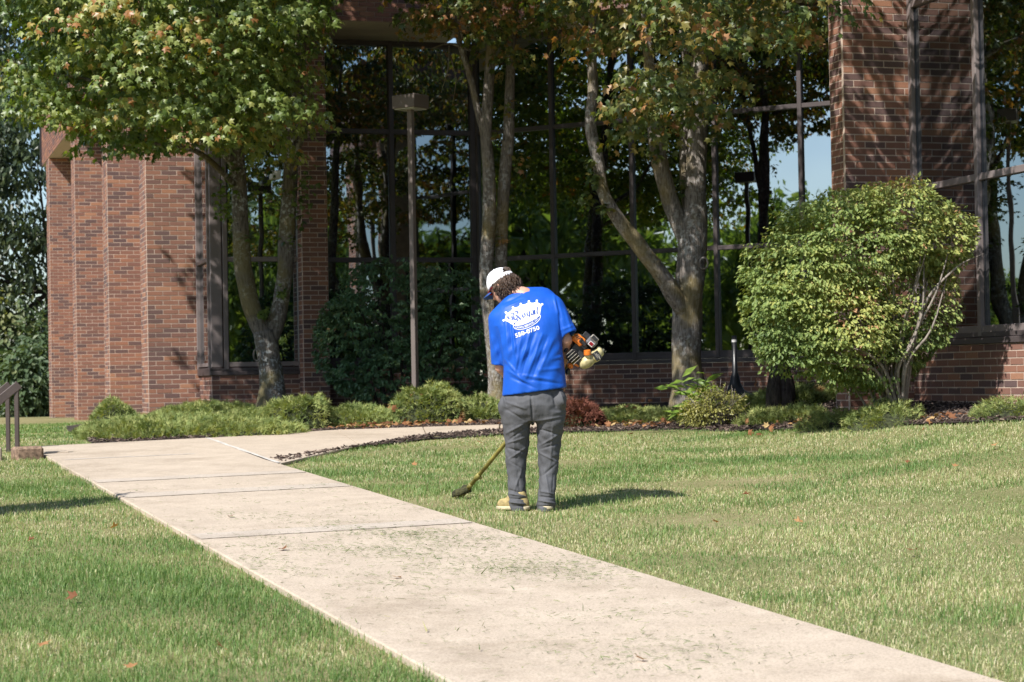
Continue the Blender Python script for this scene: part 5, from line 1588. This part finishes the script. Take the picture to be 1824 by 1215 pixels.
for x, y in ((88, 618), (136, 447), (288, 338), (457, 262), (632, 207), (803, 192), (921, 270)):
    decal("crown_ball_print", [fill(disc(x, y, 24), 60)], M['print'], .0024)
band_out = [(293, 727), (296, 765), (330, 805), (420, 822), (520, 810), (620, 778), (720, 730), (805, 672), (866, 603), (888, 545), (884, 498), (868, 502), (800, 554), (700, 614), (600, 664), (480, 708), (380, 727)]
band_in = [(304, 735), (310, 762), (340, 794), (420, 808), (518, 796), (615, 765), (712, 718), (796, 660), (852, 596), (872, 545), (870, 512), (802, 565), (702, 625), (602, 674), (482, 717), (382, 736)]
decal("banner_edge_print", [fill(band_out)], M['print'], .0022)
decal("banner_print", [fill(band_in)], M['printblue'], .0030)
def pen(strokes, w, ang=40):
    """broad-nib strokes: each polyline swept with a slanted nib"""
    out = []; nx_, ny_ = math.cos(math.radians(ang)) * w / 2, -math.sin(math.radians(ang)) * w / 2
    for st in strokes:
        for (x0, y0), (x1, y1) in zip(st[:-1], st[1:]):
            pts = [(x0 - nx_, y0 - ny_), (x1 - nx_, y1 - ny_), (x1 + nx_, y1 + ny_), (x0 + nx_, y0 + ny_)]
            s = sum(pts[i][0] * pts[(i + 1) % 4][1] - pts[(i + 1) % 4][0] * pts[i][1] for i in range(4))
            if abs(s) < 40: continue
            out.append((pts, [(0, 2, 1), (0, 3, 2)] if s > 0 else [(0, 1, 2), (0, 2, 3)]))
    return out
R_ = [[(285, 470), (245, 470), (200, 490), (175, 525), (178, 560), (215, 580)], [(300, 440), (340, 420), (380, 425), (398, 455), (385, 490), (350, 510)], [(345, 505), (390, 530), (430, 570), (455, 600), (475, 580)], [(270, 500), (262, 540), (280, 575), (320, 590), (360, 600)], [(300, 450), (310, 500), (300, 545), (318, 572)], [(385, 600), (380, 640), (345, 655), (315, 670), (312, 695), (335, 695)], [(370, 560), (372, 600)], [(262, 590), (275, 615)]]
o_ = [[(495, 485), (492, 520), (515, 550), (540, 545)], [(495, 485), (520, 468), (545, 480), (550, 525), (530, 555)]]
y_ = [[(590, 440), (592, 490), (612, 512), (640, 500)], [(640, 420), (648, 480), (650, 530), (630, 560), (612, 575)]]
a_ = [[(690, 415), (715, 400), (728, 425), (735, 490)], [(715, 450), (690, 462), (688, 490), (712, 495), (730, 480)], [(735, 490), (748, 480)]]
a2_ = [[(752, 385), (758, 440), (764, 485)]]
l_ = [[(822, 325), (812, 360), (806, 420), (812, 478), (826, 468)]]
decal("lettering_print", pen(R_, 40) + pen(o_ + y_ + a_ + a2_ + l_, 32), M['printblue'], .0034)
def text_polys(txt, bold=0.0):
    cu = bpy.data.curves.new("lettering", 'FONT'); cu.body = txt; cu.size = 1.0; cu.offset = bold; cu.resolution_u = 3
    ob = bpy.data.objects.new("lettering", cu); SC.collection.objects.link(ob)
    dg = bpy.context.evaluated_depsgraph_get()
    me = bpy.data.meshes.new_from_object(ob.evaluated_get(dg))
    V = np.array([v.co[:2] for v in me.vertices]); T = []
    me.calc_loop_triangles()
    T = [tuple(t.vertices) for t in me.loop_triangles]
    bpy.data.objects.remove(ob); bpy.data.curves.remove(cu); bpy.data.meshes.remove(me)
    return V, T
def place_text(txt, fn, height, bold):
    V, T = text_polys(txt, bold)
    w = V[:, 0].max() - V[:, 0].min(); V[:, 0] = (V[:, 0] - V[:, 0].min()) / w
    V[:, 1] = (V[:, 1] - min(0, V[:, 1].min())) / .729
    pts = [fn(x, y * height) for x, y in V]
    out = []
    for a, b, c in T:
        s = (pts[b][0] - pts[a][0]) * (pts[c][1] - pts[a][1]) - (pts[b][1] - pts[a][1]) * (pts[c][0] - pts[a][0])
        out.append((a, b, c) if s < 0 else (a, c, b))
    return [(pts, out)]
def line_fn(p0, p1):
    p0 = np.array(p0, float); p1 = np.array(p1, float); d = unit(p1 - p0); up = np.array([d[1], -d[0]])
    return lambda x, y: tuple(p0 + (p1 - p0) * x + up * y)
decal("phone_print", place_text("550-0750", line_fn((352, 998), (872, 812)), 92, .022), M['print'], .0026)
arc = np.array([(345, 795), (425, 802), (515, 788), (610, 757), (705, 712), (785, 655), (850, 585)], float)
al = np.concatenate([[0], np.cumsum(np.linalg.norm(np.diff(arc, axis=0), axis=1))]); al /= al[-1]
def arc_fn(x, y):
    q = np.array([np.interp(x, al, arc[:, 0]), np.interp(x, al, arc[:, 1])]); q2 = np.array([np.interp(x + .02, al, arc[:, 0]), np.interp(x + .02, al, arc[:, 1])]); q0 = np.array([np.interp(x - .02, al, arc[:, 0]), np.interp(x - .02, al, arc[:, 1])])
    d = unit(q2 - q0); return tuple(q + np.array([d[1], -d[0]]) * y)
decal("banner_lettering_print", place_text("LAWN SERVICE, LLC", arc_fn, 46, .01), M['print'], .0036)

# ---- trousers
pel = loft([(680, 910, 995, DM - .0, .105), (696, 901, 1002, DM - .005, .122), (708, 893, 1007, DM - .01, .132), (722, 890, 1008, DM - .01, .138), (738, 893, 1006, DM, .128), (750, 897, 1003, DM + .01, .11)], 2.2)
legL = loft([(910, 909, 940, DM - .0, .078), (735, 893, 947, DM, .112), (760, 896, 946, DM + .01, .106), (790, 899, 942, DM + .03, .094), (815, 901, 939, DM + .045, .086), (850, 904, 937, DM + .04, .078), (880, 905, 937, DM + .02, .075), (895, 906, 940, DM + .01, .082), (904, 907, 941, DM + .005, .082)], 2.1)
legR = loft([(735, 954, 1007, DM, .112), (760, 955, 1004, DM + .01, .106), (790, 957, 1000, DM + .03, .094), (815, 958, 996, DM + .04, .086), (850, 960, 993, DM + .02, .078), (880, 958, 990, DM - .02, .075), (898, 955, 990, DM - .03, .082), (911, 957, 986, DM - .035, .080)], 2.1)
def trouser_sdf(p):
    s = smin(pel(p), smin(legL(p), legR(p), .012), .03)
    for c, r in ((P(999, 712, DM - .07), (.038, .05, .062)), (P(895, 724, DM - .03), (.020, .06, .05))):
        s = smin(s, ellip(p, c, np.eye(3), r), .03)                 # bulging pockets
    return s
V, F = surfnet(trouser_sdf, P(878, 918, DM - .2) - np.array([0, 0, .02]), P(1022, 668, DM + .24), .0052)
V = relax(V, F, 2, .5); N = vnormals(V, F)
V = V + N * (.0045 * vnoise(V * np.array([1, 1, 1.9]), 4.2, 61) + .0028 * vnoise(V * np.array([1, 1, 1.6]) + .02 * vnoise(V, 5, 64)[:, None], 9.5, 62))[:, None]
N = vnormals(V, F)
tr_lines = [(895, 714, 936, 728, 2.6, .006), (900, 728, 932, 748, 2.2, -.005), (946, 706, 949, 750, 2.2, -.010), (985, 700, 990, 724, 2.4, -.008), (996, 694, 1006, 724, 2.2, .006), (896, 702, 902, 724, 2.2, -.006),
    (938, 752, 902, 772, 2.2, .007), (940, 760, 906, 784, 2.0, -.006), (902, 790, 938, 778, 2.0, .006), (903, 798, 936, 806, 1.8, -.007), (936, 798, 906, 818, 2.0, .006), (908, 822, 934, 838, 2.0, -.004), (914, 760, 918, 830, 2.6, .004), (930, 835, 914, 880, 2.2, .005), (922, 840, 926, 876, 2.0, -.004),
    (904, 872, 934, 880, 1.9, -.006), (906, 879, 940, 886, 1.8, .009), (908, 888, 938, 889, 1.6, -.009), (906, 894, 941, 899, 1.8, .009), (914, 902, 938, 901, 1.6, -.006),
    (956, 750, 1002, 742, 2.4, .005), (960, 764, 1000, 776, 2.0, -.006), (998, 772, 962, 794, 2.0, .006), (962, 800, 996, 790, 1.9, -.006), (960, 806, 994, 824, 2.0, .006), (985, 752, 980, 830, 2.4, .004), (992, 826, 966, 848, 2.0, -.004), (970, 836, 978, 882, 2.4, .005), (986, 846, 984, 884, 2.0, -.004),
    (958, 874, 990, 881, 1.9, .007), (957, 884, 990, 887, 1.7, -.008), (955, 891, 989, 897, 1.8, .010), (957, 902, 987, 902, 1.6, -.007)]
V = folds(V, N, [(a, b, c, d, w * .85, amp * 1.35) for a, b, c, d, w, amp in tr_lines])
obj("trousers", V, F, M['trouser'], man, True)

# ---- shoes
def shoe(heel, toe, gzv, mat, seed):
    d = unit((toe - heel) * np.array([1, 1, 0])); s_ = np.array([-d[1], d[0], 0]); u_ = np.array([0, 0, 1.0])
    A = np.array([d, s_, u_]); L = np.linalg.norm((toe - heel)[:2])
    def f(p):
        q = cap(p, heel + u_ * .044, toe + u_ * .036 - d * .035, .044, .041)
        q = smin(q, cap(p, heel + u_ * .05 + d * .03, heel + u_ * .095 + d * .02, .043, .040), .03)
        q = smin(q, cap(p, heel + d * .08 + u_ * .08, heel + u_ * .1 + d * .03, .038, .04), .03)
        return np.maximum(q, (heel[2] + .018) - p[:, 2])
    lo = np.minimum(heel, toe) - .08; hi = np.maximum(heel, toe) + np.array([.08, .08, .2])
    V, F = surfnet(f, lo, hi, .0065)
    V = relax(V, F, 2, .4)
    o = obj("shoe", V, F, mat, man, True); _ORG[o.name] = parent_origin(man)
    def g(p):
        q = cap(p * np.array([1, 1, 0]), heel * np.array([1, 1, 0]), (toe - d * .03) * np.array([1, 1, 0]), .050, .044)
        return np.maximum(q, np.abs(p[:, 2] - heel[2] - .012) - .013)
    V, F = surfnet(g, lo - .02, hi, .006)
    obj("sole", V, F, M['sole'], o, True)
hl = P(932, 912, DM - .015); hl[2] = gz(hl[0], hl[1]) + .008
tl_ = hl + np.array([-.175, .07, 0])
shoe(hl, tl_, 0, M['shoe'], 1)
hr_ = P(974, 914, DM - .06); hr_[2] = gz(hr_[0], hr_[1]) + .012
shoe(hr_, hr_ + np.array([.02, .20, 0]), 0, M['shoedark'], 2)

# ---- cap, hair, sunglasses
def dome():
    nu, nv = 48, 16
    V, F = [], []
    R3 = np.array([.094, .112, .104]); cz = HC + hup * .030
    for i in range(nv + 1):
        ph = -.10 + (math.pi / 2 + .10) * i / nv
        for j in range(nu):
            th_ = 2 * math.pi * j / nu
            rr = math.cos(max(ph, 0)) * (1.0 if ph >= 0 else 1.0)
            q = np.array([math.sin(th_) * rr, math.cos(th_) * rr, math.sin(ph)])   # th=0 front
            V.append(cz + (q * R3) @ HA)
    for i in range(nv):
        for j in range(nu):
            th_ = 2 * math.pi * (j + .5) / nu; ph = -.10 + (math.pi / 2 + .1) * (i + .5) / nv
            b = abs(th_ - math.pi)
            if b < .62 and .19 < ph < .19 + .55 * math.sqrt(max(0, 1 - (b / .62) ** 2)): continue   # opening over the strap
            F.append([i * nu + j, i * nu + (j + 1) % nu, (i + 1) * nu + (j + 1) % nu, (i + 1) * nu + j])
    return np.array(V), np.array(F)
V, F = dome()
capo = obj("cap", V, F, M['capwhite'], man, True); _ORG[capo.name] = parent_origin(man)
sm = capo.modifiers.new("thickness", 'SOLIDIFY'); sm.thickness = .003; sm.offset = 1
# seam and snap strap on the back
m = MB()
for phs in (0, math.pi / 3, 2 * math.pi / 3, math.pi * 4 / 3, math.pi * 5 / 3):
    pts = []
    for i in range(9):
        ph = .15 + (math.pi / 2 - .15) * i / 8
        q = np.array([math.sin(phs) * math.cos(ph), math.cos(phs) * math.cos(ph), math.sin(ph)])
        pts.append(HC + hup * .030 + (q * np.array([.0975, .1155, .1075])) @ HA)
    m.tube(np.array(pts), .0016, 5)
m.ell(HC + hup * .138, HA, (.007, .007, .005), 8, 6)
m.build("seam", M['capwhite'], capo, smooth=True)
# curved brim
V, F = [], []
for i in range(9):
    a0 = -1.0 + 2.0 * i / 8
    for k in range(5):
        ext = .004 + .066 * k / 4 * math.cos(a0 * 1.15)
        q = np.array([math.sin(a0) * (.094 + ext * .7), math.cos(a0) * .112 + ext, -.055 * (math.sin(a0) ** 2) - ext * .25])
        V.append(HC + hup * .024 + q @ HA)
for i in range(8):
    for k in range(4): F.append([i * 5 + k, i * 5 + k + 1, (i + 1) * 5 + k + 1, (i + 1) * 5 + k])
br = obj("brim", np.array(V), np.array(F), M['capblue'], capo, True)
sm = br.modifiers.new("thickness", 'SOLIDIFY'); sm.thickness = .003
# sunglasses
m = MB()
for e in (-1, 1):
    m.ell(HC + hr * .032 * e + hf * .104 + hup * .008, HA, (.027, .006, .020), 12, 8)
    m.tube(np.array([HC + hr * .058 * e + hf * .098 + hup * .012, HC + hr * .084 * e + hf * .04 + hup * .010, HC + hr * .086 * e - hf * .012 + hup * .008]), .0042, 6)
m.build("sunglasses", M['shades'], man, smooth=True)
# curly hair: small coils springing from under the cap
rh = np.random.default_rng(17)
m = MB()
nc_ = 0
while nc_ < 620:
    u = rdir(1, rh)[0]
    q = u * np.array([.082, .100, .100])
    zh = q[2]
    if zh > .024 or u[1] > .35 or zh < -.085: 
        continue
    if u[1] > .0 and abs(u[0]) < .5: continue
    nc_ += 1
    p0 = HC + hup * .012 + q @ HA
    outw = unit(q @ HA + np.array([.35, -.25, .10]) * (1.0 if u[1] < -.2 else .3) - hup * .25)
    ln = rh.uniform(.025, .058) * (1.25 if u[1] < -.3 else .7)
    t1 = unit(np.cross(outw, rdir(1, rh)[0])); t2 = np.cross(outw, t1)
    turns = rh.uniform(1.0, 2.3); rad = rh.uniform(.006, .014); ph = rh.uniform(0, 6.28)
    tt = np.linspace(0, 1, 12)
    pts = p0 + outw * (tt * ln)[:, None] - np.array([0, 0, 1]) * (.018 * tt ** 2)[:, None] + rad * (np.cos(ph + tt * turns * 6.28) * np.minimum(tt * 4, 1))[:, None] * t1 + rad * (np.sin(ph + tt * turns * 6.28) * np.minimum(tt * 4, 1))[:, None] * t2
    m.tube(pts, np.linspace(.0046, .0016, 12), 5, cap=False)
# scalp mass under the coils and the lock in the cap opening
m.ell(HC - hf * .022 - hup * .008, HA, (.083, .088, .074), 18, 12)
m.ell(HC - hf * .045 + hup * .060, HA, (.045, .048, .036), 12, 8)
for k in range(16):
    p0 = HC - hf * .076 + hup * rh.uniform(.062, .088) + hr * rh.uniform(-.035, .035)
    m.tube(np.array([p0, p0 - hf * .015 + hup * .012, p0 - hf * .024 + hup * .004 + hr * rh.uniform(-.01, .01), p0 - hf * .022 - hup * .01]), [.006, .0055, .004, .002], 5, cap=False)
m.build("hair", M['hair'], man, smooth=True)
# ---- string trimmer
tr = thing("string_trimmer", "orange and black petrol string trimmer with cream tank held by the worker", "trimmer", tuple(ground_at(822, 888)))
DE = DM + .06
def ipt(cx, cy, d=DE): return P(990 + cx / 10.13, 570 + cy / 10.13, d)
def iaxes(deg):
    c, s = math.cos(math.radians(deg)), math.sin(math.radians(deg))
    a = Rv * c - Uv * s; b = Rv * s + Uv * c           # deg measured clockwise on the picture
    return np.array([a, Fv, b])
PX = 1 / (10.13 * 251.8)
def ibox(m, cx, cy, w, h, depth, deg, d=DE, bev=.004, tone=.5):
    A = iaxes(deg); m.box(ipt(cx, cy, d), A[0], A[1], A[2], (w * PX / 2, depth / 2, h * PX / 2), bev=bev)
m = MB(); ibox(m, 415, 360, 245, 165, .085, 40, DE - .01, bev=.014); ibox(m, 300, 330, 90, 60, .07, -20); m.build("housing", M['orange'], tr)
m = MB()
for k in range(5): ibox(m, 372 + 26 * k, 285 + 22 * k, 15, 62, .004, 62, DE - .0535, bev=.001)
m.build("housing_vents", M['engine'], tr)
m = MB(); ibox(m, 500, 420, 110, 60, .05, 55, DE - .045); ibox(m, 455, 365, 40, 90, .03, 30, DE - .06); ibox(m, 560, 290, 150, 110, .07, 40, DE + .05); ibox(m, 500, 470, 120, 90, .07, 40, DE - .01); m.build("carburettor", M['engine'], tr)
m = MB(); ibox(m, 480, 560, 470, 300, .08, 38, DE + .035, bev=.02); ibox(m, 300, 640, 235, 190, .10, -48, bev=.02); ibox(m, 270, 430, 120, 110, .08, -40, bev=.02); ibox(m, 180, 540, 110, 60, .08, -55, bev=.012); ibox(m, 470, 640, 170, 120, .08, 30); m.build("engine_block", M['engine'], tr)
m = MB()
for k in range(5):
    cx, cy = 215 + 38 * k, 575 + 38 * k
    ibox(m, cx + 20, cy + 15, 190, 9, .012, -42, DE - .054, bev=.002)
m.build("cooling_fins", M['alu'], tr)
m = MB(); ibox(m, 650, 400, 190, 170, .10, 42, bev=.012); m.build("muffler_cover", M['greyplastic'], tr)
m = MB(); ibox(m, 700, 335, 150, 90, .03, 45, DE - .045, bev=.004); m.build("muffler_opening", M['alu'], tr)
m = MB(); ibox(m, 700, 335, 112, 62, .01, 45, DE - .058, bev=.001); m.build("muffler_grille", M['engine'], tr)
m = MB(); ibox(m, 640, 435, 95, 80, .006, 40, DE - .053, bev=.001); m.build("warning_sticker", M['whitepaint'], tr)
m = MB(); ibox(m, 640, 432, 78, 60, .004, 40, DE - .057, bev=.001); m.build("warning_print", M['shades'], tr)
m = MB(); A = iaxes(-35)
m.ell(ipt(570, 750, DE - .02), A, (170 * PX, .05, 112 * PX), 18, 12); m.ell(ipt(730, 640, DE - .01), iaxes(-50), (150 * PX, .05, 105 * PX), 18, 12); m.ell(ipt(800, 560, DE), iaxes(60), (100 * PX, .045, 55 * PX), 16, 10)
m.tube(np.array([ipt(590, 700, DE - .05), ipt(572, 620, DE - .06)]), .019, 14)
m.build("fuel_tank", M['tank'], tr, smooth=True)
m = MB(); m.tube(np.array([ipt(573, 628, DE - .062), ipt(566, 545, DE - .068)]), [.026, .024], 16); m.build("fuel_cap", M['orange'], tr)
m = MB(); ibox(m, 745, 645, 120, 165, .012, -35, DE - .062, bev=.003); m.build("tank_plate", M['engine'], tr)
m = MB()
for k in range(4): ibox(m, 722 + 22 * k, 640 + 8 * k, 10, 100, .004, -32 + 14 * (k % 2), DE - .070, bev=.0008)
m.build("tank_plate_marks", M['alu'], tr)
m = MB(); ibox(m, 260, 830, 110, 90, .06, 35, bev=.012); ibox(m, 370, 815, 110, 40, .05, 30); m.build("lower_housing", M['orange'], tr)
m = MB(); ibox(m, 215, 930, 90, 130, .06, 15, bev=.02); m.build("clutch_cover", M['engine'], tr)
m = MB(); m.tube(np.array([S_a, (S_a + S_b) / 2, S_b + sd * -.02]), [.016, .016, .016], 12); m.build("shaft", M['shaft'], tr, smooth=True)
m = MB()
q = on_shaft(852); m.tube(np.array([q - sd * .03, q, q + sd * .03]), [.018, .022, .018], 12)
q2 = q + np.array([.03, -.01, -.01]); m.tube(np.array([q, q2]), [.012, .012], 8)
q = on_shaft(838); m.tube(np.array([q - sd * .02, q + sd * .02]), [.018, .018], 10)
m.build("shaft_clamp", M['shaft'], tr, smooth=True)
m = MB()
q = on_shaft(935)
a_l = np.linspace(-.3, math.pi + .3, 14)
lx1 = unit(np.cross(sd, np.array([0, 0, 1.0]))); lx2 = np.cross(lx1, sd); lx2 = lx2 if lx2[2] > 0 else -lx2
m.tube(np.array([q + lx1 * .085 * math.cos(x) + lx2 * (.11 * math.sin(x)) for x in a_l]), .012, 8)
m.build("loop_handle", M['engine'], tr, smooth=True)
m = MB(); m.tube(np.array([on_shaft(1004), on_shaft(985)]), [.022, .022], 10); m.build("rear_grip", M['engine'], tr, smooth=True)
hd = S_b.copy(); ghz = float(gz(hd[0], hd[1]))
m = MB(); m.tube(np.array([S_b - sd * .04, S_b + sd * .015, np.array([hd[0] - .012, hd[1], ghz + .075])]), [.019, .026, .022], 12); m.build("gearbox", M['shaft'], tr, smooth=True)
m = MB(); cH = np.array([hd[0] - .015, hd[1] + .01, ghz + .050]); ax = unit(np.array([-.25, .1, 1]))
m.tube(np.array([cH - ax * .022, cH - ax * .012, cH + ax * .018, cH + ax * .026]), [.030, .050, .050, .030], 18); m.build("line_spool", M['headgunk'], tr, smooth=True)
# curved debris guard
V, F = [], []
for i in range(13):
    a0 = math.radians(-150 + 170 * i / 12)
    for (rr, zz_) in ((.03, .036), (.125, .022), (.128, -.018)):
        V.append(cH + np.array([math.cos(a0) * rr * .62 + .012, math.sin(a0) * rr * .8, zz_ + .02 * math.cos(a0)]))
for i in range(12):
    for k in range(2): F.append([i * 3 + k, i * 3 + k + 1, (i + 1) * 3 + k + 1, (i + 1) * 3 + k])
gd = obj("debris_guard", np.array(V), np.array(F), M['headgunk'], tr, True)
sm = gd.modifiers.new("thickness", 'SOLIDIFY'); sm.thickness = .005
m = MB()
for e in (-1, 1):
    m.tube(np.array([cH - ax * .01, cH + np.array([.09 * e, .03 * e, -.012]), cH + np.array([.16 * e, .05 * e, -.028])]), .0014, 5)
m.build("trimmer_line", M['shaft'], tr)
print("GRASS", NG, "BRICKS", SINGLES[0], "TRIS", sum(sum(len(p.vertices) - 2 for p in me.polygons) if len(me.polygons) < 20000 else len(me.loops) - 2 * len(me.polygons) for me in bpy.data.meshes))
